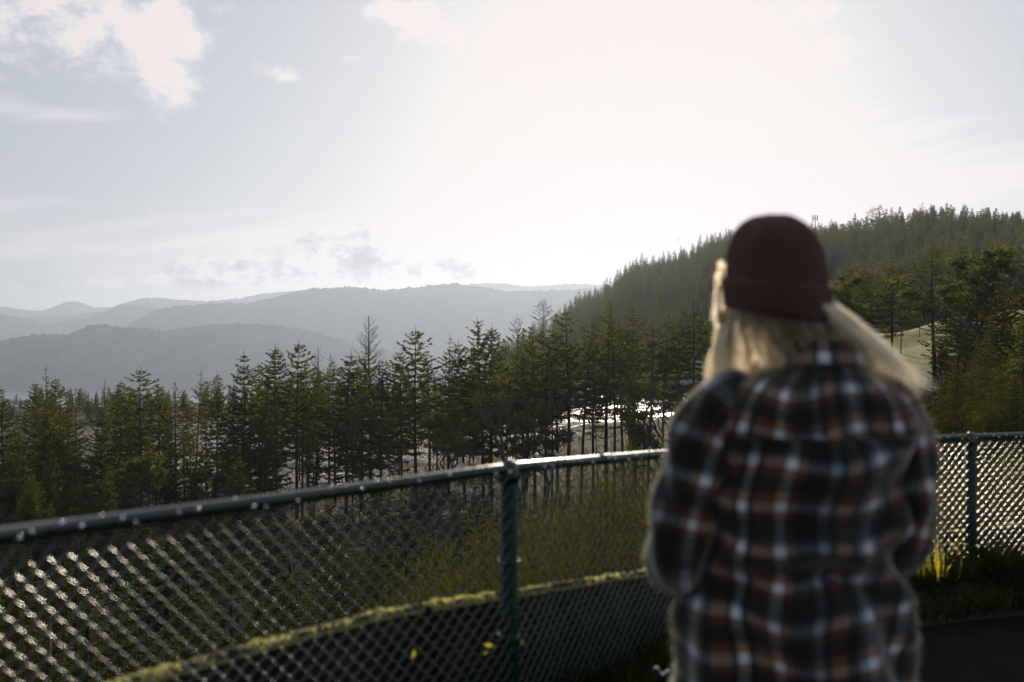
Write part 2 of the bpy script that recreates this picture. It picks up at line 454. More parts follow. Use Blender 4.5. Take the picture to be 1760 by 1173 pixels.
# ------------------------------------------------------------------ setting: ground
def clearing(px, y):
    a = np.clip((y - np.interp(px, [600, 800, 950, 1100], [120, 150, 190, 205])) / 12, 0, 1) * np.clip((np.interp(px, [820, 960], [236, 330]) - y) / 10, 0, 1)
    w = np.interp(px, [150, 300, 620, 680, 820, 900], [.5, 1, 1, .6, .6, 1])
    return a * w * np.clip((1420 - px) / 60, 0, 1)
def build_terrain():
    ang = np.linspace(-46, 46, 420)
    tx = np.tan(np.radians(ang))
    ys = np.exp(np.linspace(math.log(1.55), math.log(3600), 300))
    X = tx[None, :] * ys[:, None]; Y = np.broadcast_to(ys[:, None], X.shape)
    Z = terr(X, Y)
    PX = 880 + F * tx[None, :] + 0 * Y
    wz = np.interp(PX, WPX, WL[:, 1])
    Z = np.where(Y < wz + .12, -.35, Z); Z = np.maximum(Z, -204.0)
    g = G(); grid(g, np.stack([X, Y, Z], -1))
    me = g.mesh("hillside", M_hill, True)
    vc = me.color_attributes.new('zone', 'FLOAT_COLOR', 'POINT')
    cl = clearing(PX, Y)
    mead = np.clip((PX - 1395) / 30, 0, 1) * np.clip((Y - 98) / 10, 0, 1) * np.clip((185 - Y) / 15, 0, 1)
    glint = np.clip((PX - 880) / 150, 0, 1) * .9 + .1
    vc.data.foreach_set('color', np.stack([cl, mead, glint, np.ones_like(cl)], -1).astype(np.float32).ravel())
    tag(link("hillside", me), kind='structure')
build_terrain()

g = G(); g.add([(-13000, -1200, -200), (13000, -1200, -200), (13000, 13000, -200), (-13000, 13000, -200)], [(0, 1, 2, 3)])
tag(g.build("water", M_water), kind='structure')

# pavement of the lookout: up to its verge; a strip of soil from there to under the wall
def pave():
    pxs = np.linspace(-420, 2200, 90)
    edge = []
    for p in pxs:
        f = fence_at(p); edge.append((f[0] * (1 - .9 / f[1]), f[1] - .9) if p > 900 else (f[0] * (1 - .55 / f[1]), f[1] - .55))
    edge = np.array(edge)
    g = G()
    rows = []
    rows.append(np.stack([np.linspace(-30, 30, 90), np.full(90, -40.0), np.zeros(90)], 1))
    rows.append(np.stack([np.linspace(-12, 12, 90), np.full(90, -3.0), np.zeros(90)], 1))
    e3 = np.c_[edge, np.zeros(90)]
    rows.append(e3)
    grid(g, np.array(rows))
    o = g.build("pavement", M_asph); tag(o, kind='structure')
    g = G(); rows = []
    for t in np.linspace(0, 1, 10):
        w = np.array([wall_at(p) for p in pxs]); dst = np.c_[w[:, 0], w[:, 1] + .3]
        q = edge * (1 - t) + dst * t
        h = -.01 + .09 * math.sin(math.pi * min(1, t * 1.2)) ** .7 + (noise2(q[:, 0] * 4, q[:, 1] * 4, 5) - .5) * .05 * min(1, t * 4)
        if t == 0: h = np.full(90, -.02)
        rows.append(np.c_[q, h])
    grid(g, np.array(rows))
    o = g.build("verge", M_soil, smooth=True); tag(o, kind='structure')
    return edge
EDGE = pave()
g = G(); g.add([(-60, -60, -.5), (60, -60, -.5), (60, 1.3, -.5), (-60, 1.3, -.5)], [(0, 1, 2, 3)])
tag(g.build("ground", M_soil), kind='structure')

# mountains: ridges with real slopes, crest read from the photo
def ridge(name, z, pts, label, depth=1200, seed=0, jag=9.0, px0=-900, px1=2300):
    pts = np.array(pts, float)
    px = np.arange(px0, px1, 1.6)
    y = np.interp(px, pts[:, 0], pts[:, 1])
    k = np.hanning(9); k /= k.sum(); y = np.convolve(np.pad(y, 4, 'edge'), k, 'valid')
    crest = CAMH + (HZ - y) / F * z
    trees = (vnoise(px / 2.2, seed) ** 2 + .7 * vnoise(px / 5.1, seed + 3)) * jag * z / 5000 - .6 * jag * z / 5000
    rows = []
    T_ = np.concatenate([np.linspace(-1, -.06, 26), [-.02, 0, .02], np.linspace(.1, 1, 6)])
    base = -204.0
    x_ = (px - 880) / F * z
    for t in T_:
        zz = z + t * depth
        f = (1 - abs(t)) ** .85
        spur = (noise2(px / 60, np.full_like(px, t * 3.5), seed) - .5) * 150 * min(1, abs(t) * 2.2) * (1 - abs(t))
        h = base + (crest - base) * f + spur + (trees if abs(t) < .03 else (noise2(px / 6, np.full_like(px, t * 9), seed) - .5) * 10)
        if t != 0: h = np.minimum(h, base + (crest + trees * .4 - base) * (1 - abs(t) * .8) + abs(t) * 10)
        x = x_ * (1 + 0 * t)
        rows.append(np.stack([x, np.full_like(x, zz), np.maximum(h, base)], 1))
    g = G(); grid(g, np.array(rows))
    o = g.build(name, M_mount, smooth=False)
    o['label'] = label
    tag(o, kind='structure')
ridge("mountain_ridge", 4500, [(-900, 560), (-300, 600), (0, 587), (30, 580), (71, 575), (118, 575), (133, 569), (154, 560), (177, 557), (207, 563), (254, 565), (281, 569),
       (310, 565), (369, 557), (443, 557), (520, 566), (620, 596), (760, 622), (1000, 650), (1300, 660), (2300, 650)], "nearest blue forested ridge above the treeline", 460, 1)
ridge("mountain_ridge", 6200, [(-900, 640), (100, 600), (220, 560), (245, 545), (266, 534), (300, 527), (358, 522), (425, 521), (470, 512), (511, 500), (542, 496), (614, 493), (655, 500),
       (685, 497), (726, 493), (783, 487), (880, 501), (960, 499), (1010, 497), (1200, 500), (1600, 540), (2300, 560)], "broad hazy ridge across the middle distance", 900, 2)
ridge("mountain_ridge", 7700, [(-900, 600), (0, 540), (44, 549), (80, 556), (110, 552), (148, 546), (177, 537), (201, 526), (216, 524), (257, 528), (300, 530), (600, 520), (1000, 520), (2300, 560)], "pale rounded ridge with a soft hump", 800, 3)
ridge("mountain_ridge", 8900, [(-900, 560), (100, 545), (180, 535), (216, 520), (245, 513), (275, 512), (295, 515), (340, 517), (349, 519), (414, 513), (443, 506), (520, 499), (600, 502), (700, 500),
       (830, 487), (872, 488), (905, 493), (941, 492), (972, 488), (1013, 489), (1300, 500), (2300, 540)], "very pale far ridge with a flat top", 800, 4, 5)
ridge("mountain_ridge", 10400, [(-900, 500), (-300, 535), (-60, 523), (0, 527), (18, 529), (53, 534), (74, 534), (89, 529), (112, 520), (127, 518), (142, 521), (162, 529), (189, 528), (300, 530), (900, 520), (2300, 560)],
      "farthest ridge with a small rounded peak", 800, 5, 3)

# haze: even air over the whole scene, sky outside it
hz = G(); box(hz, -13500, -1400, -206, 13500, 12500, 545)
M_haze = bpy.data.materials.new("haze_air"); M_haze.use_nodes = True
T = NT(M_haze.node_tree); T.n.clear()
pv = T.node('ShaderNodeVolumePrincipled')
pv.inputs['Color'].default_value = (.65, .77, .95, 1)
pv.inputs['Density'].default_value = 1.15e-4
pv.inputs['Anisotropy'].default_value = .48
o_ = T.node('ShaderNodeOutputMaterial'); T.l.new(pv.outputs[0], o_.inputs['Volume'])
tag(hz.build("haze", M_haze), "thin pale air that fades the far ridges", kind='stuff')

exec_rest = True

# ------------------------------------------------------------------ trees
def conifer(seed, h=20.0, r=2.6, base=.25, gap=.42, dens=1.0, droop=.25, ragged=.25, leafL=.42, leafW=.11, top=.0, per=5, profile='fir', dead=.06):
    """returns (trunk+branches G, foliage G); unit tree of height h"""
    q = np.random.default_rng(seed)
    tr = G(); fo = G()
    ph = q.uniform(0, 6.28, 2); 
    zz = np.linspace(-.8, h, 12)
    bend = np.stack([.10 * np.sin(zz / h * 3 + ph[0]) * zz / 8, .10 * np.sin(zz / h * 3.6 + ph[1]) * zz / 8, zz], 1)
    tube(tr, bend, .0105 * h * (1 - zz.clip(0) / h) ** .9 + .012, 7)
    ax = lambda z: np.array([np.interp(z, zz, bend[:, 0]), np.interp(z, zz, bend[:, 1]), z])
    z = h * base
    P = []; D = []; L = []; Wd = []; S = []
    while z < h * .985:
        t = (z - h * base) / (h * (1 - base))
        if profile == 'fir': pr = (1 - t) ** .88 * (.6 + .4 * min(1, t * 5)) + .02 + .10 * math.sin(z * 2.3 + ph[0])* (1 - t)
        elif profile == 'tall': pr = (1 - t) ** .65 * (.45 + .55 * min(1, t * 2.4)) + .05
        elif profile == 'pine': pr = (.35 + .65 * math.sin(math.pi * min(1, t * .9 + .15))) * (1 - t * .55)
        else: pr = (1 - t) ** .7 + .04
        k = per + (q.random() < .5)
        a0 = q.uniform(0, 6.28)
        for i in range(k):
            if q.random() > dens: continue
            a = a0 + i * 6.283 / k + q.normal(0, .25)
            ln = r * pr * q.uniform(1 - ragged * 1.4, 1 + ragged)
            if ln < .12: ln = .12
            up = (.34 * t + .02) - droop * (1 - t) * q.uniform(.6, 1.3) if profile != 'pine' else q.uniform(-.05, .5)
            d0 = np.array([math.cos(a), math.sin(a), up]); d0 /= np.linalg.norm(d0)
            s = np.linspace(0, 1, 5)
            curve = ax(z)[None, :] + d0[None, :] * (s * ln)[:, None]
            curve[:, 2] += (s ** 2) * ln * (.16 if profile != 'pine' else .2) - np.sin(s * math.pi) * ln * .06
            if ln > .7: tube(tr, curve, np.array([.035, .025, .016, .010, .004]) * (ln / 2.2) ** .6 * h / 20, 3, False)
            if q.random() < dead: continue
            nn = max(5, int(ln / (leafL * .082)))
            s_ = (1 - q.random(nn) ** 1.4 * .86) if profile != 'pine' else 1 - q.random(nn) ** 2 * .6
            b = np.stack([np.interp(s_, s, curve[:, c]) for c in range(3)], 1)
            side = np.array([-math.sin(a), math.cos(a), 0.0])
            sg = np.where(q.random(nn) < .5, -1, 1)
            spread = q.uniform(.15, 1.2, nn)[:, None]
            dd = nrm(d0[None, :] * q.uniform(.5, 1, nn)[:, None] + side[None, :] * sg[:, None] * spread + np.stack([q.normal(0, .15, nn), q.normal(0, .15, nn), q.normal(-.12, .28, nn)], 1))
            l_ = leafL * q.uniform(.6, 1.5, nn) * (1.15 - .5 * s_) * (1 - .5 * t) * (1 if ln > .8 else .7)
            up_ = nrm(np.stack([q.normal(0, .5, nn), q.normal(0, .5, nn), np.ones(nn)], 1))
            sd_ = nrm(np.cross(dd, up_))
            P.append(b + q.normal(0, .04, b.shape)); D.append(dd); L.append(l_); Wd.append(leafW * q.uniform(.7, 1.5, nn)); S.append(sd_)
        z += gap * q.uniform(.6, 1.4) * (1 - .45 * t)
    ribbons(fo, np.concatenate(P), np.concatenate(D), np.concatenate(L), np.concatenate(Wd), np.concatenate(S))
    # leader
    tube(tr, np.stack([ax(h * .97), ax(h) + [0, 0, .45]]), [.05, .012], 3)
    return tr, fo

def bare(seed, h=20.0, r=3.0, base=.3, gap=.4):
    q = np.random.default_rng(seed); tr = G()
    zz = np.linspace(-.8, h, 10); tube(tr, np.stack([.05 * np.sin(zz), .05 * np.cos(zz), zz], 1), .011 * h * (1 - zz.clip(0) / h) ** .8 + .015, 6)
    z = h * base
    while z < h * .98:
        t = (z / h - base) / (1 - base)
        pr = (1 - t) ** .75 * min(1, .5 + t * 2)
        for i in range(5):
            a = q.uniform(0, 6.28); ln = r * pr * q.uniform(.6, 1.15) + .15
            s = np.linspace(0, 1, 5)
            d0 = np.array([math.cos(a), math.sin(a), .35 + .4 * t])
            c = np.array([0, 0, z]) + d0 * (s * ln)[:, None]; c[:, 2] += s ** 2 * ln * .25
            tube(tr, c, np.array([.035, .028, .022, .016, .01]) * (ln / r + .35), 3, False)
            for k in range(int(ln * 4.5)):
                u = q.uniform(.25, .95); b = np.array([np.interp(u, s, c[:, j]) for j in range(3)])
                e = b + nrm(d0 + q.normal(0, .55, 3) + [0, 0, .35]) * q.uniform(.3, .8) * (.5 + .5 * pr)
                tube(tr, np.stack([b, (b + e) / 2 + q.normal(0, .03, 3), e]), [.013, .010, .006], 3, False)
        z += gap * q.uniform(.6, 1.3)
    return tr

def broadleaf(seed, h=10.0, r=3.0, nleaf=5000, leaf=.22, clumps=26, leafy=1.0, base=.3):
    """forked tree: limbs carry clumps of leaves"""
    q = np.random.default_rng(seed); tr = G(); fo = G()
    tips = []
    def limb(p, d, ln, rad, lev):
        s = np.linspace(0, 1, 5); off = q.normal(0, .10 * ln, (5, 3)); off[0] = 0
        c = p + d * (s * ln)[:, None] + off * s[:, None]; c[:, 2] += s ** 2 * ln * .15
        tube(tr, c, np.linspace(rad, rad * .55, 5), 5 if lev < 2 else 3, False)
        if lev >= 3: tips.append(c[-1]); tips.append(c[-2]); return
        for k in range(3 if lev else 4):
            nd = nrm(d + q.normal(0, .55, 3) + [0, 0, .2])
            limb(c[-1 if k < 2 else -2], nd, ln * q.uniform(.55, .8), rad * .55, lev + 1)
    limb(np.array([0, 0, -.5]), nrm([q.normal(0, .1), q.normal(0, .1), 1]), h * base + .5, h * .018, 0)
    tips = np.array(tips)
    ctr = np.array([0, 0, h * .65]); 
    sc = np.array([r, r, h * .42]) / np.maximum(np.abs(tips - ctr).max(0), .1)
    n = int(nleaf * leafy)
    if n:
        idx = q.integers(0, len(tips), n)
        rad = q.uniform(.25, .75, len(tips))[idx][:, None]
        P = tips[idx] + nrm(q.normal(0, 1, (n, 3))) * rad * (q.random(n) ** .6)[:, None] * [1, 1, .7] * r * .32
        D = nrm(q.normal(0, 1, (n, 3)) + [0, 0, -.2]); S = nrm(np.cross(D, q.normal(0, 1, (n, 3))))
        ribbons(fo, P, D, leaf * q.uniform(.6, 1.3, n), leaf * .55 * q.uniform(.6, 1.3, n), S)
    return tr, fo

LIB = {}
def lib(kind, name, tr, fo, h, fmat=M_needle, bmat=M_bark):
    top = max(v[:, 2].max() for v in tr.v + (fo.v if fo and fo.n else []))
    LIB.setdefault(kind, []).append((name, tr.mesh("trunk", bmat), fo.mesh("crown", fmat) if fo and fo.n else None, top))
for s in range(4): lib('fir', 'fir_tree', *conifer(100 + s, 20, 5.6, .08, .70, 1.0, .34, .42, .62, .22, per=6, dead=.04), 20)
for s in range(5): lib('tall', 'conifer_tree', *conifer(200 + s, 20, 5.0, .34 + .05 * s, .72, .95, .26, .58, .60, .21, per=5, profile='fir', dead=.08), 20)
for s in range(4): lib('firh', 'fir_tree', *conifer(150 + s, 20, 5.4, .34, .70, 1.0, .30, .48, .62, .22, per=6, dead=.06), 20)
for s in range(4): lib('high', 'conifer_tree', *conifer(180 + s, 20, 4.8, .50 + .04 * s, .72, .95, .22, .5, .60, .20, per=5, dead=.08), 20)
for s in range(3): lib('sparse', 'conifer_tree', *conifer(300 + s, 20, 3.4, .35, .70, .75, .10, .55, .42, .14, per=5, profile='fir', dead=.25), 20)
for s in range(2): lib('layered', 'fir_tree', *conifer(350 + s, 20, 5.2, .06, 1.0, .95, .12, .25, .6, .20, per=8, dead=.03), 20)
for s in range(2): lib('pine', 'pine_tree', *conifer(400 + s, 20, 3.6, .5, .55, .8, -.1, .45, .5, .14, per=4, profile='pine', dead=.1), 20)
for s in range(3): lib('young', 'young_fir_tree', *conifer(500 + s, 9, 2.3, .03, .22, 1.0, .15, .3, .30, .07, per=6, dead=.0), 9)
for s in range(2): lib('near', 'young_fir_tree', *conifer(540 + s, 9, 3.0, .02, .24, 1.0, .10, .3, .20, .045, per=7, dead=.0), 9, M_shaded)
for s in range(3): lib('firD', 'fir_tree', *conifer(560 + s, 20, 5.8, .04, .68, 1.0, .32, .42, .62, .23, per=6, dead=.02), 20, M_shaded)
for s in range(5): lib('far', 'conifer_tree', *conifer(600 + s, 20, 3.2 + .3 * (s % 2), .12, .75, 1.0, .25, .35, 1.05, .36, per=5, dead=.0), 20, M_far)
lib('far', 'conifer_tree', *conifer(611, 20, 3.0, .45, .8, .85, 0, .5, 1.0, .4, per=4, profile='pine', dead=.0), 20, M_far)
lib('bare', 'larch_tree', bare(701, 20, 3.4, .30), None, 20, bmat=M_twig)
lib('bare', 'larch_tree', bare(702, 20, 2.3, .45), None, 20, bmat=M_twig)
for s in range(3): lib('broad', 'broadleaf_tree', *broadleaf(800 + s, 10, 3.0, 5200, .24), 10, M_broad)
for s in range(2): lib('fork', 'bare_tree', *broadleaf(820 + s, 10, 2.8, 1100, .16, base=.25), 10, M_broad, M_twig)

def place(kind, i, x, y, top, label, group=None, cat='tree', wide=1.0, rz=None, base=None):
    """stand a tree on the terrain so that its tip reaches height top"""
    name, tm, fm, th = LIB[kind][i % len(LIB[kind])]
    z0 = float(terr(np.array([x]), np.array([y]))[0]) if base is None else base
    k = (top - z0) / th
    o = empty(name, (x, y, z0 - .05), label, cat, group)
    o.scale = (k * wide, k * wide, k)
    o.rotation_euler = (random.gauss(0, .014), random.gauss(0, .014), random.uniform(0, 6.28) if rz is None else rz)
    t = link("trunk", tm, o)
    if fm: link("crown", fm, o)
    return o
random.seed(5)
ORD = ['first', 'second', 'third', 'fourth', 'fifth', 'sixth', 'seventh', 'eighth', 'ninth', 'tenth', 'eleventh', 'twelfth', 'thirteenth', 'fourteenth',
       'fifteenth', 'sixteenth', 'seventeenth', 'eighteenth', 'nineteenth', 'twentieth']

# the treeline: photo column, photo row of the tip, distance, kind, width
LINE = [(-20, 668, 112, 'tall', 1), (8, 660, 104, 'fir', 1), (61, 652, 116, 'fir', 1), (85, 625, 112, 'sparse', 1.1), (100, 643, 108, 'fir', 1), (131, 664, 132, 'sparse', 1.2),
        (180, 648, 126, 'sparse', 1), (204, 649, 108, 'fir', 1.0), (220, 660, 118, 'tall', 1), (243, 628, 104, 'tall', 1.1), (269, 657, 116, 'fir', 1), (303, 650, 112, 'sparse', 1), (318, 668, 120, 'tall', .9),
        (336, 628, 114, 'sparse', .8), (355, 649, 124, 'tall', 1), (374, 637, 110, 'fir', .9), (414, 597, 98, 'layered', 1.0), (447, 618, 120, 'tall', 1), (475, 589, 110, 'fir', 1.05), (510, 582, 106, 'tall', 1.0),
        (530, 612, 118, 'tall', .9), (544, 594, 124, 'bare2', .9), (566, 603, 126, 'sparse', .9), (576, 615, 114, 'tall', 1), (594, 600, 104, 'fir', 1.1), (622, 594, 112, 'tall', 1.1), (638, 541, 120, 'bare', 1.0),
        (655, 612, 106, 'fir', 1), (691, 595, 114, 'fir', .95), (716, 559, 108, 'tall', 1.1), (738, 600, 118, 'tall', 1), (771, 571, 116, 'sparse', 1.1), (799, 580, 112, 'fir', 1), (831, 542, 110, 'tall', 1),
        (845, 554, 106, 'fir', 1.0), (886, 538, 150, 'pine', .7), (905, 575, 118, 'tall', 1), (920, 550, 110, 'fir', .9), (936, 555, 104, 'fir', 1.0), (958, 580, 116, 'tall', 1), (975, 523, 106, 'tall', 1.15),
        (998, 540, 112, 'fir', .95), (1020, 560, 120, 'tall', 1), (1042, 512, 116, 'sparse', 1.1), (1056, 518, 108, 'fir', .9), (1072, 548, 116, 'tall', 1), (1090, 528, 118, 'tall', 1), (1113, 556, 110, 'tall', 1),
        (1139, 531, 114, 'tall', 1), (1164, 546, 108, 'tall', 1), (1194, 517, 106, 'tall', 1.15), (1207, 530, 116, 'tall', 1), (1235, 545, 112, 'tall', 1), (1270, 540, 115, 'fir', 1), (1300, 535, 110, 'tall', 1), (1340, 520, 116, 'tall', 1)]
LOOK = {'tall': 'bare-trunked conifer', 'fir': 'full green conifer', 'sparse': 'thin airy conifer', 'layered': 'dark fir with clear horizontal layers of branches',
        'pine': 'hazy pine with a clumped top', 'bare': 'tall leafless larch standing bare against the pale ridge', 'bare2': 'small leafless larch top between green conifers'}
anchors = [(414, 'the dark layered fir'), (638, 'the tall leafless larch'), (875, 'the near fence post'), (1042, 'the thin spire')]
cnt = {}
for i, (px, y, z, kd, w) in enumerate(LINE):
    a = min(anchors, key=lambda q: abs(q[0] - px))
    if kd in ('layered', 'bare', 'bare2', 'pine'): lab = LOOK[kd]
    elif px == 1042: lab = 'tall thin ragged conifer spire rising beside the wooded hill'
    else:
        side = 'left' if px < a[0] else 'right'
        cnt.setdefault((a[1], side), []).append(px); lab = None
    LINE[i] = (px, y, z, kd, w, lab, a, None if lab else side)
for i, (px, y, z, kd, w, lab, a, side) in enumerate(LINE):
    if lab is None:
        ps = sorted(cnt[(a[1], side)], key=lambda v: abs(v - a[0]))
        lab = f"{LOOK[kd]}, {ORD[ps.index(px)]} treetop to the {side} of {a[1]}"
    p = at(px, z, y)
    kk, idx = ('bare', 1) if kd == 'bare2' else ('high', i) if kd in ('fir', 'tall') and px > 900 else ('firh', i) if kd == 'fir' and px > 440 else (kd, 0 if kd == 'bare' else i)
    place(kk, idx, p[0], p[1], p[2], lab, 'trees of the treeline beyond the fence', wide=w)

def stretch(px):
    return ('on the picture-edge side of the dark layered fir' if px < 414 else 'between the dark layered fir and the leafless larch' if px < 638 else
            'between the leafless larch and the near fence post' if px < 875 else 'between the near fence post and the person')
# trees inside the belt, lower tips, filling it behind and in front of the named ones
q = np.random.default_rng(11)
lpx = np.array([v[0] for v in LINE]); ly = np.array([v[1] for v in LINE])
n = 0
for k in range(72):
    px = q.uniform(-60, 1400) if k % 3 else q.uniform(-60, 620); z = q.uniform(94, 146)
    yy = np.interp(px, lpx, ly) + q.uniform(28, 130)
    p = at(px, z, yy)
    kd = q.choice(['tall', 'tall', 'sparse', 'firh']) if px < 880 else q.choice(['high', 'sparse'])
    if px > 880 and q.random() < .45: continue
    o = place(kd, int(q.integers(0, 9)), p[0], p[1], p[2], 'slender conifer inside the treeline ' + stretch(px), 'conifers packed inside the treeline, ' + stretch(px), wide=q.uniform(.7, 1.0))
# young firs and bushes at the feet of the belt
for k in range(60):
    px = q.uniform(-60, 1300) if k % 2 else q.uniform(-60, 420); z = q.uniform(78, 104)
    h = q.uniform(3, 9.0) if px < 430 else (q.uniform(2.0, 5.0) if px < 900 else q.uniform(1.2, 2.6))
    x = (px - 880) / F * z; b = float(terr(np.array([x]), np.array([z]))[0])
    place('fir' if h > 7.5 else ('young' if q.random() < .8 else 'broad'), k, x, z, b + h, 'small bushy tree under the tall conifers ' + stretch(px), 'undergrowth trees ' + stretch(px), wide=q.uniform(.8, 1.1))
# arbutus-like broadleaf and forked bare trees in front of the clearing
for k, (px, y, z, kd, lab) in enumerate([
        (893, 640, 100, 'broad', 'round leafy evergreen tree with sparkling leaves, over the near fence post'), (870, 660, 96, 'fork', 'forked thin tree with crooked stems next to the near fence post'),
        (935, 700, 98, 'broad', 'leafy rounded tree between straight conifer trunks, beyond the rail'), (1125, 640, 100, 'fork', 'crooked nearly leafless tree in front of the glittering ground'),
        (1160, 632, 96, 'fork', 'many-stemmed leafless tree beside the plaid shoulder'), (1178, 655, 100, 'fork', 'low forked tree closest to the plaid shoulder'), (1100, 690, 94, 'broad', 'small glinting bush-like tree on the slope under the bright clearing'),
        (760, 690, 92, 'broad', 'dark leafy tree under the larch side of the belt, above the lens-side rail')]):
    p = at(px, z, y); place(kd, k, p[0], p[1], p[2], lab.replace(', above the lens-side rail', ', low above the rail'), wide=1.0)

# nearer conifers at the edge of the frame, by the meadow
RT = [(1452, 456, 92, 'broad', 1.0, 'round-topped olive tree showing beside the red hat'), (1486, 454, 98, 'firh', 1.3, 'conifer with a soft pointed top, next to the round olive tree'),
      (1531, 446, 90, 'high', 1.4, 'broad spreading conifer over the meadow edge'), (1548, 498, 122, 'sparse', 1.0, 'slim conifer standing on the bright meadow'),
      (1607, 411, 92, 'high', 1.5, 'tallest conifer rising over the sunlit meadow'), (1650, 448, 98, 'fir', 1.1, 'conifer just behind the shoulder of the tallest meadow conifer'),
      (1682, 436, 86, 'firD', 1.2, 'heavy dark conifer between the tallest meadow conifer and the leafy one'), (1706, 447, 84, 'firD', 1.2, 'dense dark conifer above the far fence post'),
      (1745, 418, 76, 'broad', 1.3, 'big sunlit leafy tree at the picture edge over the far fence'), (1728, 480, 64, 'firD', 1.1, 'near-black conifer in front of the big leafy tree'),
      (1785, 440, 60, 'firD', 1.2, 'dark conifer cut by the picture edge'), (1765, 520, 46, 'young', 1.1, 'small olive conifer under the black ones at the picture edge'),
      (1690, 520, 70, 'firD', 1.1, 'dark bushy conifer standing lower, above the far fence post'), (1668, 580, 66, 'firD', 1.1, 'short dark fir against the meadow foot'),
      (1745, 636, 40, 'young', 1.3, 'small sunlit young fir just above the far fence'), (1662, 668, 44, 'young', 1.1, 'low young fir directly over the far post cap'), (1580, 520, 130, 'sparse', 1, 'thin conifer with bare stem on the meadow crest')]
for px, y, z in ((1618, 585, 78), (1628, 500, 88), (1640, 530, 80), (1590, 650, 66), (1642, 610, 68), (1655, 590, 72), (1545, 640, 66), (1620, 655, 60), (1590, 670, 56), (1640, 650, 54)):
    RT.append((px, y, z, 'tall' if y < 565 else 'firD', 1.0 if y < 565 else 1.1, None))
for k, (px, y, z, kd, w, lab) in enumerate(RT):
    p = at(px, z, y)
    if lab: place(kd, k, p[0], p[1], p[2], lab, 'trees around the meadow', wide=w)
    else: place(kd, k, p[0], p[1], p[2], 'slim conifer standing before the lower edge of the sunlit meadow', 'slim conifers before the meadow', wide=w)
for k in range(34):
    px = q.uniform(1420, 1900); z = q.uniform(38, 76) if k % 3 else q.uniform(80, 160)
    if z > 78 and px < 1660: 
        p = at(px, z, q.uniform(500, 560)); kd = 'sparse'
    else:
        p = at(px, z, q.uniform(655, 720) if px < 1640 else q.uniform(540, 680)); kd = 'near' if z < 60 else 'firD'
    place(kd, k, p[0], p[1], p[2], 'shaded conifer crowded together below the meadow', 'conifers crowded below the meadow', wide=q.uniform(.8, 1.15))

# firs with shade-darkened needles down the slope under the fence: tips below the rail
rail = lambda px: np.interp(px, fp[:, 0], fp[:, 1])
SL = []
for k, (px, dy, z) in enumerate([(-60, 40, 15), (40, 60, 20), (120, 30, 27), (200, 75, 17), (290, 25, 32), (335, 90, 14.5), (400, 45, 23), (470, 20, 38), (520, 80, 18), (590, 40, 27), (640, 75, 20), (700, 25, 33),
                                (760, 60, 24), (150, 130, 12.5), (445, 120, 12.5), (60, 150, 11), (560, 8, 48), (820, 30, 30), (250, 5, 46), (30, 5, 42), (130, -12, 58), (330, -16, 62), (190, -40, 70), (380, -25, 66), (70, -30, 74), (480, -6, 60), (660, -5, 62)]):
    p = at(px, z, rail(px) + dy)
    SL.append((px, z, p, k))
SL.sort(key=lambda v: -v[0])
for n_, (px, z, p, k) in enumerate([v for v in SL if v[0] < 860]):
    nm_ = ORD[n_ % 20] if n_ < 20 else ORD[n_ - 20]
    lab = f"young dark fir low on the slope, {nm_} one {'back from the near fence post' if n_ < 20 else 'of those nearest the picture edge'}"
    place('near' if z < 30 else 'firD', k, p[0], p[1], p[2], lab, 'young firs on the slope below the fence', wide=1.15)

g = G(); n = 110000
z_ = np.exp(q.uniform(math.log(3.6), math.log(300), n)); px_ = q.uniform(-350, 1500, n); x_ = (px_ - 880) / F * z_
ok = z_ > np.interp(px_, WPX, WL[:, 1]) + .5; z_ = z_[ok]; x_ = x_[ok]; n = len(z_)
cl_ = noise2(x_ / (1 + z_ * .05), z_ / (1 + z_ * .05), 31)
kp = (clearing(880 + F * x_ / z_, z_) < .7) | (cl_ > .60); x_ = x_[kp]; z_ = z_[kp]; cl_ = cl_[kp]; n = len(z_)
h_ = terr(x_, z_) + cl_ ** 2 * np.clip(z_ * .05, .2, 1.8) * q.random(n)
D_ = nrm(q.normal(0, .8, (n, 3)) + [0, 0, .6]); L_ = np.clip(.045 + z_ * .0055, .05, .7) * q.uniform(.6, 1.6, n)
ribbons(g, np.stack([x_, z_, h_], 1), D_, L_, L_ * .22, nrm(np.cross(D_, q.normal(0, 1, (n, 3)))))
tag(g.build("underbrush", M_shaded), "dark underbrush covering the slope below the lookout", kind='stuff')

# the wooded hill: skyline trees, individuals on its near flank, the rest as one mass
SKY = [(934, 510, 560, 'pine', 1.1, 'lone clumped pine standing on the low shoulder of the wooded hill'), (1418, 389, 540, 'far', 1, 'small spire conifer on the skyline beside the mast'),
       (1433, 384, 520, 'far', 1, 'pointed skyline conifer second from the mast'), (1468, 365, 480, 'far', 1, 'skyline conifer standing before the double-topped pair'),
       (1500, 352, 470, 'pine', 1, 'tall open skyline tree with layered twigs, highest beside the hat'), (1511, 350, 465, 'far', 1, 'tall skyline spire touching the layered open tree'),
       (1541, 364, 460, 'far', 1, 'blunt skyline conifer in the dip of the ridge'), (1572, 356, 455, 'far', 1.1, 'skyline conifer next to the highest spire of the hill'), (1584, 346, 450, 'sparse', 1.2, 'highest spire on the wooded hill skyline'),
       (1617, 354, 450, 'far', 1, 'dark pointed skyline conifer above the tallest meadow conifer'), (1637, 358, 445, 'far', 1, 'shorter skyline conifer beside the dark pointed one'), (1660, 350, 440, 'far', 1.2, 'twin-tipped broad skyline conifer'),
       (1694, 360, 435, 'far', 1, 'even pointed skyline conifer over the dense dark trees'), (1729, 364, 430, 'pine', 1, 'open skyline tree near the picture edge'), (1748, 366, 428, 'far', 1.1, 'last skyline tree at the picture edge')]
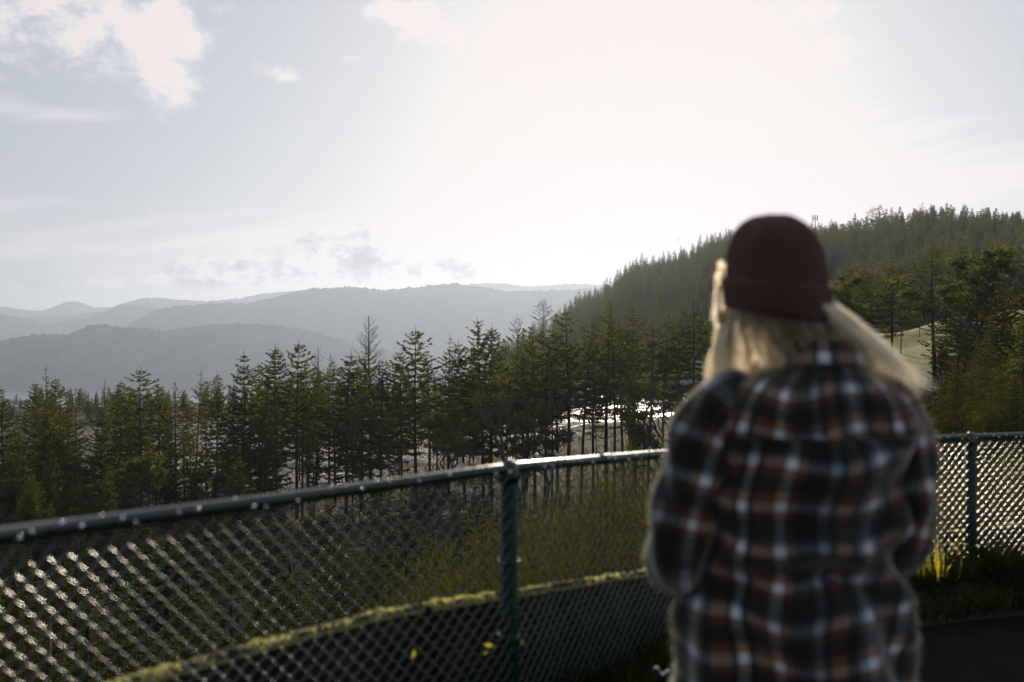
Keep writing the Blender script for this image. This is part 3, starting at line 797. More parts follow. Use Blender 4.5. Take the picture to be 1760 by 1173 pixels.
for k, (px, y, z, kd, w, lab) in enumerate(SKY):
    p = at(px, z, y); x = p[0]; b = float(terr(np.array([x]), np.array([z]))[0])
    top = p[2]
    if top - b < 9: b = top - 14
    place(kd, k, x, z, top, lab, 'trees on the skyline of the wooded hill', base=b, wide=w)
zc = lambda px: np.interp(px, [860, 934, 1000, 1100, 1250, 1430, 1540, 1640, 1780, 2600], [950, 900, 850, 780, 680, 560, 470, 450, 430, 430])
cand = []
for k in range(3000):
    px = q.uniform(850, 2800) if k % 2 else q.uniform(950, 1780)
    t = q.random() ** 1.15; z0 = 325 if px < 1440 else 225
    z = z0 + (zc(px) - z0) * (1 - t) * 1.02
    if px < 1440 and z < 325: continue
    x = (px - 880) / F * z
    cand.append((z, px, x, q.uniform(11, 21), q.uniform(.75, 1.15), int(q.integers(0, 6))))
for k in range(170):
    px = q.uniform(1790, 2800); z = q.uniform(60, 220)
    cand.append((z, px, (px - 880) / F * z, q.uniform(9, 19), q.uniform(.8, 1.2), int(q.integers(0, 6))))
# a row of trees right on the crest
for k in range(360):
    px = 850 + k * 5.3 + q.uniform(-3, 3); z = zc(px) * q.uniform(.985, 1.01)
    cand.append((z, px, (px - 880) / F * z, q.uniform(10, 20) * (1.0 if px < 1440 else .8), q.uniform(.75, 1.1), int(q.integers(0, 6))))
# trees behind the clearing
for k in range(420):
    px = q.uniform(-400, 940); z = 238 + 170 * q.random() ** 1.6
    cand.append((z, px, (px - 880) / F * z, q.uniform(6.0, 10.5) if px > 430 else (q.uniform(4.5, 8) if px > 60 else q.uniform(3, 4.5)), q.uniform(.9, 1.3), int(q.integers(0, 6))))
cand.sort()
vis = [c for c in cand if 860 < c[1] < 1240 or 1420 < c[1] < 1760]
vis = [c for c in vis if c[1] > 940 and (c[0] > 225)]
ind = set(id(c) for c in vis[:70])
mass = G()
fv = []
for nm, tm, fm, th in LIB['far']:
    n_ = len(fm.vertices); a_ = np.empty(n_ * 3, np.float32); fm.vertices.foreach_get('co', a_)
    tn = len(tm.vertices); b_ = np.empty(tn * 3, np.float32); tm.vertices.foreach_get('co', b_)
    fv.append((a_.reshape(-1, 4, 3), th))
for c in cand:
    z, px, x, h, w, i = c
    b = float(terr(np.array([x]), np.array([z]))[0])
    if id(c) in ind:
        place('far', i, x, z, b + h, 'mid-size conifer on the hazy flank of the wooded hill', 'conifers on the near flank of the wooded hill', wide=w)
    else:
        a_, th = fv[i]
        sel = a_ if z < 480 else a_[q.random(len(a_)) < .62]
        k_ = h / th; ra = q.uniform(0, 6.28); ca, sa = math.cos(ra), math.sin(ra)
        v = sel * [k_ * w, k_ * w, k_]
        v = np.stack([v[..., 0] * ca - v[..., 1] * sa + x, v[..., 0] * sa + v[..., 1] * ca + z, v[..., 2] + b], -1)
        mass.add(v.reshape(-1, 3), np.arange(len(sel) * 4).reshape(-1, 4))
tag(mass.build("distant_forest", M_far), "dense conifer forest covering the hazy hill", kind='stuff')

# mast on the skyline
p = at(1401, 560, 372)
g = G(); b0 = float(terr(np.array([p[0]]), np.array([560.0]))[0])
mast = empty("antenna_mast", (p[0], 560, b0), "thin grey antenna mast on the hill skyline beside the hat", "mast")
tube(g, [(0, 0, -1), (0, 0, p[2] - b0)], [.45, .18], 6); g.build("pole", M_conc, mast)
for dx in (-1.2, 0, 1.2):
    g = G(); tube(g, [(dx, 0, p[2] - b0 - 2.6), (dx, 0, p[2] - b0 + .6)], .28, 5); g.build("antenna", M_conc, mast)
g = G(); tube(g, [(-1.2, 0, p[2] - b0 - 1.4), (1.2, 0, p[2] - b0 - 1.4)], .12, 4); g.build("crossarm", M_conc, mast)

# ------------------------------------------------------------------ small things in the clearing
M_orange, T, b = pmat("cone_orange", (.75, .12, .03), .5)
M_cwhite, T, b = pmat("cone_white", (.75, .75, .75), .4)
M_carp, T, b = pmat("car_paint", (.10, .16, .20), .25, .4)
b.inputs['Coat Weight'].default_value = 1.0
M_glass, T, b = pmat("car_glass", (.02, .03, .035), .05)
M_tyre, T, b = pmat("tyre_rubber", (.02, .02, .02), .9)
M_rim, T, b = pmat("wheel_rim", (.4, .4, .42), .3, .9)
M_lamp, T, b = pmat("lamp_glass", (.6, .1, .08), .2)
M_hlamp, T, b = pmat("head_lamp_glass", (.7, .72, .72), .1)
x, z = (513 - 880) / F * 165, 165.0
zb = float(terr(np.array([x]), np.array([z]))[0])
cone = empty("traffic_cone", (x, z, zb), "small orange traffic cone on the grey gravel between thin trunks", "cone"); cone.scale = (.75, .75, .75)
g = G(); box(g, -.28, -.28, 0, .28, .28, .05); g.build("base", M_orange, cone)
g = G(); tube(g, [(0, 0, .05), (0, 0, .35), (0, 0, .95)], [.22, .16, .045], 12); g.build("body", M_orange, cone)
g = G(); tube(g, [(0, 0, .45), (0, 0, .6)], [.146, .122], 12); g.build("band", M_cwhite, cone)

def car(x, y, z, rz):
    o = empty("parked_car", (x, y, z), "blue-grey parked car half hidden by firs beside the grey gravel", "car")
    o.rotation_euler = (0, 0, rz)
    prof = [(-2.2, .35), (-2.25, .62), (-2.15, .85), (-1.3, .98), (-.65, 1.42), (.75, 1.45), (1.45, 1.02), (2.1, .95), (2.2, .7), (2.18, .35)]
    g = G(); P = np.array(prof); n = len(P)
    rows = []
    for yy, s in ((-.86, .93), (-.82, 1.0), (0, 1.02), (.82, 1.0), (.86, .93)):
        zz = P[:, 1] * np.where(P[:, 1] > 1.1, s, 1.0); w = np.where(P[:, 1] > 1.1, .82, 1.0)
        rows.append(np.stack([P[:, 0], yy * w, zz], 1))
    V = np.array(rows); V = np.concatenate([V, V[:, :1]], 1); grid(g, V)
    for r_ in (V[0], V[-1]): g.add(r_[:n], [list(range(n))])
    g.build("body", M_carp, o)
    g = G()
    for sy in (-1, 1): g.add([(-1.15, sy * .845, 1.0), (1.3, sy * .845, 1.0), (.7, sy * .735, 1.38), (-.6, sy * .735, 1.38)], [(0, 1, 2, 3)])
    g.add([(-1.28, -.7, 1.015), (-1.28, .7, 1.015), (-.70, .62, 1.43), (-.70, -.62, 1.43)], [(0, 1, 2, 3)])
    g.add([(1.43, -.7, 1.055), (1.43, .7, 1.055), (.82, .62, 1.46), (.82, -.62, 1.46)], [(0, 1, 2, 3)])
    g.build("window", M_glass, o)
    for sx in (-1.35, 1.35):
        for sy in (-.8, .8):
            g = G(); tube(g, [(sx, sy - .1, .33), (sx, sy + .1, .33)], .33, 16); w_ = g.build("wheel", M_tyre, o)
            g = G(); tube(g, [(sx, sy - .11, .33), (sx, sy + .11, .33)], .19, 12); g.build("rim", M_rim, w_)
    for sy in (-.65, .65):
        g = G(); box(g, -2.27, sy - .15, .66, -2.18, sy + .15, .78); g.build("headlight", M_hlamp, o)
        g = G(); box(g, 2.14, sy - .15, .72, 2.22, sy + .15, .84); g.build("tail_light", M_lamp, o)
z = 138.0; x = (146 - 880) / F * z
car(x, z, float(terr(np.array([x]), np.array([z]))[0]), .3)

# ------------------------------------------------------------------ concrete barrier with a mossy top, in segments
def barrier(pa, pb, label, seed):
    px = np.linspace(pa, pb, max(12, int((pb - pa) / 6)))
    c = np.array([wall_at(p) for p in px])
    q = np.random.default_rng(seed)
    T_ = nrm(np.gradient(c[:, :2], axis=0)); N = np.stack([-T_[:, 1], T_[:, 0]], 1)    # away from the camera
    N *= np.sign(N[:, 1])[:, None]
    o = empty("concrete_barrier", (float(c[0, 0]), float(c[0, 1]), 0), label, "barrier", "mossy barrier segments behind the fence")
    off = np.array([c[0, 0], c[0, 1], 0])
    top = c[:, 2] - .02
    prof = [(-.20, -.35, 1), (-.20, .05, 1), (-.07, -.16, 0), (-.045, -.03, 0), (-.035, .0, 0), (.005, .0, 0), (.02, -.02, 0), (.05, -.16, 0), (.20, .08, 1), (.20, -.35, 1)]
    rows = []
    for (dn, dz, ab) in prof:
        h = (np.full(len(px), dz) if ab else top + dz) + (vnoise(px / 9, seed) - .5) * .012
        rows.append(np.c_[c[:, :2] + N * dn, h] - off)
    g = G(); V = np.array(rows); grid(g, V)
    for e in (0, -1): g.add(V[:, e], [list(range(len(prof)))])
    g.build("wall_body", M_conc, o)
    # moss: lumpy cushion plus short blades
    g = G(); rows = []
    fine = np.linspace(pa + 1, pb - 1, int((pb - pa) * .9)); cf = np.array([wall_at(p) for p in fine])
    Nf = np.stack([np.interp(fine, px, N[:, 0]), np.interp(fine, px, N[:, 1])], 1)
    patch = np.clip((vnoise(cf[:, 0] * 5.5 + cf[:, 1] * 4.1, seed + 9) * .6 + vnoise(cf[:, 0] * 17 + cf[:, 1] * 13, seed + 11) * .4 - .28) * 2.2, 0, 1)
    for u in np.linspace(0, 1, 9):
        dn = -.048 + u * .062
        hgt = math.sin(math.pi * u) ** .6 * .015
        s_ = cf[:, 0] * 22 + cf[:, 1] * 17
        bumpy = (noise2(s_, np.full_like(s_, u * 6), seed) * .6 + noise2(s_ * 2.7, np.full_like(s_, u * 13), seed + 1) * .4)
        rows.append(np.c_[cf[:, :2] + Nf * (dn + (bumpy - .5)[:, None] * .02), cf[:, 2] - .037 + hgt * (.5 + 1.0 * bumpy) * (.7 + .55 * patch)] - off)
    V = np.array(rows); grid(g, V)
    n = int((pb - pa) * 34)
    fi = q.uniform(0, len(fine) - 1, n).astype(int); fi = fi[q.random(n) < .25 + patch[fi]]; n = len(fi); ui = q.integers(1, 8, n)
    P = V[ui, fi]; D = nrm(q.normal(0, .6, (n, 3)) + [0, 0, 1.0])
    ribbons(g, P - D * .004, D, q.uniform(.004, .022, n) * q.uniform(.4, 1, n), q.uniform(.0012, .004, n), nrm(np.cross(D, q.normal(0, 1, (n, 3)))))
    g.build("moss", M_moss, o)
barrier(-420, 719, "long mossy concrete barrier segment lying low behind the near end of the fence", 1)
barrier(726, 1652, "mossy concrete barrier segment passing behind the near post and the plaid shirt", 2)
barrier(1660, 2200, "mossy concrete barrier segment behind the far fence post", 3)

# ------------------------------------------------------------------ chain link fence
fence = empty("chain_link_fence", tuple(float(v) for v in (fence_at(875)[0], fence_at(875)[1], 0)), "dark green chain link fence curving past the person along the lookout edge", "fence")
FO = np.array([fence.location.x, fence.location.y, 0])
seg = np.r_[0, np.cumsum(np.linalg.norm(np.diff(FL[:, :2], axis=0), axis=1))]     # plan length
SMAX = seg[-1]
def fs(s, k): return np.interp(s, seg, FL[:, k])
def frame(s):
    s = np.asarray(s, float)
    P = np.stack([fs(s, 0), fs(s, 1)], -1)
    d = np.stack([fs(s + .03, 0) - fs(s - .03, 0), fs(s + .03, 1) - fs(s - .03, 1)], -1); d = nrm(d)
    N = np.stack([d[..., 1], -d[..., 0]], -1)      # towards the camera side
    return P, d, N
g = G()
s = np.linspace(0, SMAX, 140); P, d, N = frame(s)
tube(g, np.c_[P, fs(s, 2)] - FO, .0190, 14); g.build("top_rail", M_green, fence)
# couplings on the rail
for pxk in (1092, 1108):
    pass
M_dew, T, b = pmat("dew", (.75, .8, .78), .08, .0); b.inputs['IOR'].default_value = 1.33; b.inputs['Specular IOR Level'].default_value = 1.0
g = G()
k0 = fence_at(1040); s0 = float(np.interp(1040, FPX, seg)); ss = np.array([s0 - .045, s0 + .045]); P, d, N = frame(ss)
tube(g, np.c_[P, fs(ss, 2)] - FO, .0208, 14); g.build("rail_sleeve", M_green, fence)
for pxk in (-200, 875, 1330, 1668, 2080):
    f = fence_at(pxk) - FO
    g = G(); tube(g, [(f[0], f[1], -.25), (f[0], f[1], f[2] - .012)], .0310, 16)
    post = g.build("post", M_post, fence)
    g = G()
    zz = np.array([-.045, -.02, -.018, .0, .018, .028, .033]); rr = np.array([.0345, .0345, .034, .032, .023, .012, .002])
    tube(g, np.stack([np.full(7, f[0]), np.full(7, f[1]), f[2] + zz], 1), rr, 16); g.build("post_cap", M_green, post)
    # loop of the cap around the rail
    sp = float(np.interp(pxk, FPX, seg)); ss = np.array([sp - .022, sp + .022]); P, d, N = frame(ss)
    g = G(); tube(g, np.c_[P, fs(ss, 2)] - FO, .0275, 14); g.build("rail_loop", M_green, post)
    # tie wires round the post
    for hh in (.2, .45, .7):
        g = G(); a = np.linspace(0, 6.283, 14)
        tube(g, np.stack([f[0] + .037 * np.cos(a), f[1] + .037 * np.sin(a), np.full(14, min(hh, f[2] - .1)) + .004 * np.sin(a)], 1), .0022, 4); g.build("tie_wire", M_wire, post)
# the mesh: flattened spirals, each wire hooked into its neighbours
PITCH = .054; HALF = PITCH / 2
def chain(px_a, px_b):
    g = G(); tips = G()
    sa, sb = (float(np.interp(p, FPX, seg)) for p in (px_a, px_b))
    n = int((sb - sa) / HALF)
    q = np.random.default_rng(3)
    for i in range(n):
        s0 = sa + i * HALF
        top = float(fs(s0, 2)) - .020; bot = .03
        VH = HALF; m = int((top - bot) / VH)
        par = i % 2
        # each wire zigzags between s0 and s0+HALF
        pts = []
        for j in range(m + 1):
            h = top - j * VH
            side = (j + par) % 2
            sx = s0 + HALF * side * 1.0
            # hook: wire wraps depth at each turn
            fwd = (j + par) % 2 == 0
            for k, (du, dn, dh) in enumerate(((-.10, -.0035, .16), (.03, .0, .0), (-.10, .0035, -.16))):
                sg = 1 if side else -1
                dn_ = dn if side else -dn
                pts.append((sx + sg * (du * HALF + .0012), dn_, h + dh * VH))
        pts = np.array(pts)
        P, d, N = frame(pts[:, 0])
        wob = .0022 * np.sin(pts[:, 2] * 9 + i * .7) + .006 * np.sin(pts[:, 0] * 2.1)
        off = .0265 + wob + pts[:, 1]
        V = np.c_[P + N * off[:, None], pts[:, 2]] - FO
        tube(g, V, .0021, 6, False)
        # twisted tip above the rail
        if par == 0 and q.random() < .8:
            e = V[0]; lean = np.r_[d[0], 0] * q.uniform(-.012, .012); hh = q.choice([.010, .022, .034, .050]) + q.uniform(-.004, .004)
            tw = np.array([e, e + lean * .6 + [0, 0, hh * .5], e - lean * .2 + [0, 0, hh * .8], e + lean + [0, 0, hh]])
            tube(g, tw, [.0022, .0022, .0022, .0018], 5)
            b_ = tw[-1]; r_ = q.uniform(.0032, .0058)
            tube(tips, np.array([b_ + [0, 0, o_ * r_] + lean * o_ * .3 for o_ in (-1.2, -.8, 0, .8, 1.2)]), r_ * np.array([.3, .75, 1, .75, .3]), 8)
    return g, tips
g, tips = chain(-200, 2080)
nf = sum(len(f) for f in g.f)
off_ = g.n; g.v += tips.v; g.f += [f + off_ for f in tips.f]; g.n += tips.n
wm = g.build("wire_mesh", M_wire, fence, True)
wm.data.materials.append(M_tip)
mi = np.zeros(len(wm.data.polygons), np.int32); mi[nf:] = 1; wm.data.polygons.foreach_set('material_index', mi)

# ------------------------------------------------------------------ broom shrubs beyond the barrier
def broom(seed, h=1.7, r=.8, stems=230):
    q = np.random.default_rng(seed); st = G(); lf = G()
    for i in range(stems):
        a = q.uniform(0, 6.28); b = r * q.random() ** .6
        p0 = np.array([math.cos(a) * b * .25, math.sin(a) * b * .25, -.05])
        tip = np.array([math.cos(a) * b, math.sin(a) * b, h * (1 - .35 * (b / r) ** 2) * q.uniform(.7, 1.05)])
        s = np.linspace(0, 1, 6)[:, None]
        c = p0 + (tip - p0) * s; c[:, :2] += (tip[:2] - p0[:2]) * (s * (1 - s)) * .5; c += q.normal(0, .012, c.shape)
        tube(st, c, np.linspace(.0032, .0009, 6), 3, False)
        m = 26
        u = q.uniform(.25, 1, m); B = np.stack([np.interp(u, s[:, 0], c[:, k]) for k in range(3)], 1)
        D = nrm(nrm(tip - p0)[None, :] + q.normal(0, .6, (m, 3)))
        ribbons(lf, B, D, q.uniform(.05, .17, m), q.uniform(.0022, .0045, m), nrm(np.cross(D, q.normal(0, 1, (m, 3)))))
        m = 34
        u = q.uniform(.3, 1, m); B = np.stack([np.interp(u, s[:, 0], c[:, k]) for k in range(3)], 1) + q.normal(0, .03, (m, 3))
        D = nrm(q.normal(0, 1, (m, 3)) + [0, 0, .8])
        ribbons(lf, B, D, q.uniform(.012, .024, m), q.uniform(.005, .009, m), nrm(np.cross(D, q.normal(0, 1, (m, 3)))))
    return st.mesh("stems", M_broom), lf.mesh("foliage", M_broom)
BR = [broom(900 + k) for k in range(4)]
def shrub(k, px, y, z, w, lab, grp):
    p = at(px, z, y); zb = float(terr(np.array([p[0]]), np.array([z]))[0])
    sc_ = max(.35, (p[2] - zb) / 1.7)
    o = empty("broom_shrub", (p[0], z, zb), lab, "shrub", grp)
    o.scale = (w * sc_, w * sc_, sc_); o.rotation_euler = (0, 0, random.uniform(0, 6.28))
    link("stems", BR[k % 4][0], o); link("foliage", BR[k % 4][1], o)
grp = "broom shrubs behind the barrier"
BS = [(775, 950, 5.9, .6, "low tangled olive shrub just before the near fence post"), (815, 918, 6.6, 1.0, "olive shrub whose tips touch the near fence post"), (855, 895, 6.4, 1.0, "olive shrub directly behind the near fence post"),
      (905, 868, 7.4, 1.1, "wispy green shrub emerging behind the near fence post"), (955, 860, 6.6, 1.0, "dense olive shrub one step past the near fence post"), (1000, 835, 7.6, 1.1, "taller olive shrub reaching almost to the rail"),
      (1045, 800, 7.0, 1.1, "tall shrub whose tips stand over the bright stretch of rail"), (1078, 775, 8.2, 1.1, "highest shrub, wispy tips above the rail"), (1110, 785, 7.0, 1.1, "tall shrub close to the plaid sleeve, tips over the rail"),
      (1140, 778, 8.0, 1.1, "tall shrub partly hidden by the plaid sleeve"), (1185, 790, 7.6, 1.1, "shrub mostly hidden behind the plaid sleeve"), (990, 890, 5.6, .8, "short shrub leaning on the mossy barrier past the near post"),
      (1070, 870, 5.8, .8, "short dense shrub low against the barrier beside the sleeve"), (1140, 860, 6.0, .9, "short shrub at the elbow of the plaid sleeve"), (915, 930, 5.4, .7, "knee-high shrub at the mossy barrier behind the near post"),
      (1592, 778, 8.8, 1.2, "shrub filling the mesh between the shirt and the far post"), (1640, 772, 9.4, 1.2, "shrub directly behind the far fence post"), (1690, 775, 9.0, 1.2, "shrub just beyond the far fence post"),
      (1745, 768, 9.6, 1.2, "shrub at the picture edge behind the mesh"), (1795, 766, 9.2, 1.2, "shrub cut by the picture edge"), (1660, 830, 7.8, .9, "low shrub over the barrier behind the far post"), (1590, 835, 7.6, .9, "low shrub beside the shirt, over the barrier"),
      (1725, 825, 8.2, .9, "low shrub over the barrier past the far post"), (1250, 800, 8, 1.1, "shrub hidden behind the person"), (1400, 790, 8.6, 1.2, "shrub behind the person's back"), (1500, 785, 8.8, 1.2, "shrub behind the person near the sleeve")]
BS = [v for v in BS if not (1200 < v[0] < 1560)]
for k, (px, y, z, w, lab) in enumerate(BS): shrub(k, px, y, z, w, lab, grp)

# ------------------------------------------------------------------ grass on the verge
q = np.random.default_rng(21)
def blades(g, X, Y, Z, L, Wd, lean=.35):
    n = len(X)
    P = np.stack([X, Y, Z], 1)
    D = nrm(q.normal(0, lean, (n, 3)) + [0, 0, 1.0]); D2 = nrm(D + q.normal(0, lean, (n, 3)) + [0, 0, -.2])
    S = nrm(np.cross(D, q.normal(0, 1, (n, 3)))); L = L[:, None]; Wd = Wd[:, None]
    M1 = P + D * L * .55; E = M1 + D2 * L * .45
    V = np.stack([P - S * Wd * .5, P + S * Wd * .5, M1 + S * Wd * .45, M1 - S * Wd * .45, E], 1).reshape(-1, 3)
    b = np.arange(n)[:, None] * 5
    base = g.n
    g.add(V, b + [0, 1, 2, 3]); g.f.append(b + [3, 2, 4] + base)
g = G()
n = 42000
px = q.uniform(-100, 2000, n); t = q.random(n)
idx = np.interp(px, np.linspace(-420, 2200, 90), np.arange(90))
ex = np.interp(idx, np.arange(90), EDGE[:, 0]); ey = np.interp(idx, np.arange(90), EDGE[:, 1])
wx = np.interp(px, WPX, WL[:, 0]); wy = np.interp(px, WPX, WL[:, 1]) - .12
X = ex * (1 - t) + wx * t; Y = ey * (1 - t) + wy * t
cl = noise2(X * 5, Y * 5, 9)
L = (.06 + .16 * cl ** 2 + .10 * (t > .3)) * q.uniform(.5, 1.3, n)
blades(g, X, Y, np.full(n, .0) + .05 * np.sin(np.pi * np.minimum(1, t * 1.2)), L, q.uniform(.003, .007, n))
tag(g.build("grass", M_grass), "dark rough grass growing along the foot of the fence", kind='stuff')
# sunlit golden blades by the far post
for k, (px, y0, y1, z, lab) in enumerate([(1572, 990, 935, 5.62, "golden backlit grass tuft touching the edge of the plaid shirt"), (1600, 985, 932, 5.62, "golden grass tuft, second along from the shirt"),
                                         (1632, 985, 925, 6.25, "brightest golden grass tuft, short of the far post"), (1652, 978, 935, 6.25, "golden grass tuft against the far post")]):
    a = at(px, z, y0); hh = (y0 - y1) / F * z
    o = empty("grass_tuft", (a[0], z, a[2] - .02), lab, "grass tuft", "golden grass tufts by the far post")
    g = G(); n = 22
    blades(g, q.normal(0, .05, n), q.normal(0, .05, n), np.zeros(n), hh * q.uniform(.4, 1.25, n), q.uniform(.005, .010, n), .10)
    g.build("blades", M_gold, o)
# dry stalks by the far post
for k, (px, lab) in enumerate([(1612, "dry curved grass stalk over the golden tufts, nearer the shirt"), (1645, "dry grass stalk leaning beside the far post")]):
    z = 5.95; a = at(px, z, 1000); g = G()
    o = empty("dry_stalk", tuple(a), lab, "stalk", "dry stalks by the far post")
    s = np.linspace(0, 1, 8); hh = .42
    tube(g, np.stack([.05 * s ** 3 * (1 if k else -1), .02 * s, hh * (s - .25 * s ** 4)], 1), np.linspace(.003, .0012, 8), 4); g.build("stem", M_gold, o)
# loose bright leaves low behind the near mesh
for k, (px, y, z, rot, L, lab) in enumerate([(711, 1125, 3.0, 1.45, .034, "upright bright yellow leaf under the rainbow-free dark mesh"), (843, 1110, 3.15, -.3, .045, "lime green leaf lying almost level beside the near post"),
                                            (836, 1122, 3.15, .5, .022, "small dull green leaf below the lime one"), (899, 1105, 3.2, -1.0, .02, "tiny lime leaf on a stalk just past the near post")]):
    a = at(px, z, y); g = G()
    lab = lab.replace("under the rainbow-free dark mesh", "seen through the dark lower mesh")
    D = nrm(np.array([[math.cos(rot), .2, math.sin(rot)]]))
    ribbons(g, np.array([[0, 0, 0.]]) - D * L / 2, D, np.array([L]), np.array([L * .34]), nrm(np.cross(D, [[0, 1, .3]])))
    s = np.linspace(0, 1, 6)[:, None]; dn = np.array([.02, .05, -(a[2])])
    o = empty("leaf_sprig", tuple(a), lab, "leaf", "bright leaves at the foot of the fence")
    g.build("leaf", M_yleaf, o)
    g = G(); c = s * dn; c[:, 0] += .02 * np.sin(s[:, 0] * 3); tube(g, c, .0012, 4); g.build("stem", M_grass, o)
M_paper, T, b = pmat("pale_scrap", (.45, .62, .66), .6)
a = at(1138, 3.35, 1151)
g = G(); s = np.linspace(0, 1, 9); V = np.stack([np.stack([(s - .5) * .055, np.full(9, w_), .010 * np.sin(s * 9) - s * .016 + (.003 if w_ else 0)], 1) for w_ in (-.006, 0, .006)])
grid(g, V); o = g.build("paper_scrap", M_paper); o.location = tuple(a); tag(o, "small pale blue crumpled scrap caught in the dark verge beside the shirt hem", "scrap")
md = o.modifiers.new('thick', 'SOLIDIFY'); md.thickness = .0008

# ------------------------------------------------------------------ the person
PZ = 2.1
def loft(g, rings, n=64, close_top=False, close_bot=False, fold=None):
    """rings: (cx, cy, cz, rx, ry, tilt_x (height gain per +x), tilt_y)"""
    a = np.linspace(0, 2 * np.pi, n + 1)
    rows = []
    for k, (cx, cy, cz, rx, ry, tx, ty) in enumerate(rings):
        x = np.cos(a) * rx; y = np.sin(a) * ry
        rows.append(np.stack([cx + x, cy + y, cz + tx * x + ty * y], 1))
    V = np.array(rows)
    if fold is not None: V = fold(V, a)
    grid(g, V)
    return V
def spline_rings(rings, m):
    Rg = np.array(rings, float); t = np.linspace(0, len(Rg) - 1, m); out = []
    for c in range(Rg.shape[1]):
        col = Rg[:, c]; i = np.clip(t.astype(int), 0, len(col) - 2); u = t - i
        p0 = col[np.maximum(i - 1, 0)]; p1 = col[i]; p2 = col[i + 1]; p3 = col[np.minimum(i + 2, len(col) - 1)]
        out.append(.5 * (2 * p1 + (p2 - p0) * u + (2 * p0 - 5 * p1 + 4 * p2 - p3) * u ** 2 + (-p0 + 3 * p1 - 3 * p2 + p3) * u ** 3))
    return np.stack(out, 1)

person = empty("person", (.60, PZ, 0), "person seen from behind in plaid flannel shirt and dark red knit hat, long fair hair", "person")
PO = np.array([.60, PZ, 0])

# body: capsules fused into one skin
def body():
    g = G()
    def cap(a, b, ra, rb, n=7):
        s = np.linspace(0, 1, n)[:, None]; P = np.asarray(a) * (1 - s) + np.asarray(b) * s
        d = nrm(np.asarray(b, float) - np.asarray(a, float))
        P = np.concatenate([[np.asarray(a) - d * ra * .9], [np.asarray(a) - d * ra * .6], P, [np.asarray(b) + d * rb * .6], [np.asarray(b) + d * rb * .9]])
        r = np.concatenate([[ra * .3, ra * .8], np.linspace(ra, rb, n), [rb * .8, rb * .3]])
        tube(g, P, r, 14)
    def ell(c, r, n=16):
        a = np.linspace(-1.5, 1.5, n)[:, None]; P = np.array(c) + np.sin(a) * np.array([0, 0, r[2]])
        rr = np.cos(a[:, 0]); base = g.n
        t = np.linspace(0, 2 * np.pi, 20, endpoint=False)
        V = np.stack([np.stack([c[0] + r[0] * q_ * np.cos(t), c[1] + r[1] * q_ * np.sin(t), np.full(20, c[2] + r[2] * s_)], 1) for q_, s_ in zip(rr, np.sin(a[:, 0]))])
        V = np.concatenate([V, V[:, :1]], 1); grid(g, V)
        for row, flip in ((V[0], 1), (V[-1], 0)): g.add(row[:20][::-1] if flip else row[:20], [list(range(20))])
    # torso
    for z_, rx, ry, cx in ((.86, .165, .11, .60), (.98, .145, .10, .60), (1.10, .15, .10, .605), (1.22, .165, .11, .615), (1.30, .15, .09, .62)): ell((cx, PZ, z_), (rx, ry, .13))
    cap((.62, PZ, 1.3), (.575, PZ + .02, 1.47), .062, .055)
    # head with face away from the camera
    hx, hy, hz = .557, PZ + .02, 1.575
    ell((hx, hy, hz), (.076, .095, .115)); ell((hx - .005, hy + .045, hz - .07), (.05, .05, .055))
    cap((hx, hy + .095, hz + .0), (hx, hy + .115, hz - .028), .009, .013)            # nose
    for s_ in (-1, 1):
        ell((hx + s_ * .03, hy + .078, hz + .025), (.02, .014, .008)); ell((hx + s_ * .078, hy - .005, hz - .01), (.008, .018, .03), 8)
    cap((hx - .018, hy + .094, hz - .055), (hx + .018, hy + .094, hz - .055), .007, .007); cap((hx, hy + .085, hz - .095), (hx, hy + .08, hz - .1), .02, .02)
    # arms
    for s_, sh, elb, wr in ((-1, (.45, PZ, 1.30), (.355, PZ - .02, .99), (.52, PZ + .21, 1.0)), (1, (.79, PZ, 1.30), (.815, PZ + .0, 1.02), (.675, PZ + .22, 1.02))):
        cap(sh, elb, .05, .038); cap(elb, wr, .038, .026)
        wr = np.array(wr); dr = nrm(np.array([-s_ * .75, .55, .0])); pm = wr + dr * .05
        cap(wr, pm + dr * .03, .026, .030)
        side = np.array([0, 0, 1.0]); curl = nrm(np.cross(dr, side)) * s_ 
        for k, ln in enumerate((.070, .078, .073, .058)):
            b0 = pm + dr * .035 + side * (.027 - .018 * k)
            j1 = b0 + dr * ln * .45; j2 = j1 + nrm(dr + curl * -.7) * ln * .33; j3 = j2 + nrm(dr * .4 - curl) * ln * .26
            cap(b0, j1, .0092, .0085); cap(j1, j2, .0085, .0078); cap(j2, j3, .0078, .0068)
        t0 = wr + dr * .02 + side * .022; t1 = t0 + nrm(dr + side * .9) * .035; t2 = t1 + nrm(dr * 1.2 + side * .2) * .03
        cap(t0, t1, .011, .0095); cap(t1, t2, .0095, .008)
    # legs and feet
    for s_ in (-1, 1):
        cap((.60 + s_ * .09, PZ, .86), (.60 + s_ * .10, PZ + .01, .48), .088, .058); cap((.60 + s_ * .10, PZ + .01, .48), (.60 + s_ * .105, PZ - .01, .09), .055, .038)
        cap((.60 + s_ * .105, PZ - .03, .05), (.60 + s_ * .12, PZ + .14, .035), .035, .03)
    me = g.mesh("body", M_skin)
    o = link("body_src", me)
    rm = o.modifiers.new('r', 'REMESH'); rm.mode = 'VOXEL'; rm.voxel_size = .0055; rm.use_smooth_shade = True
    sm = o.modifiers.new('s', 'SMOOTH'); sm.iterations = 3; sm.factor = .5
    dg = bpy.context.evaluated_depsgraph_get(); dg.update()
    me2 = bpy.data.meshes.new_from_object(o.evaluated_get(dg))
    bpy.data.objects.remove(o)
    me2.name = "body"
    if not me2.materials: me2.materials.append(M_skin)
    b = link("body", me2, person); b.location = tuple(-PO)
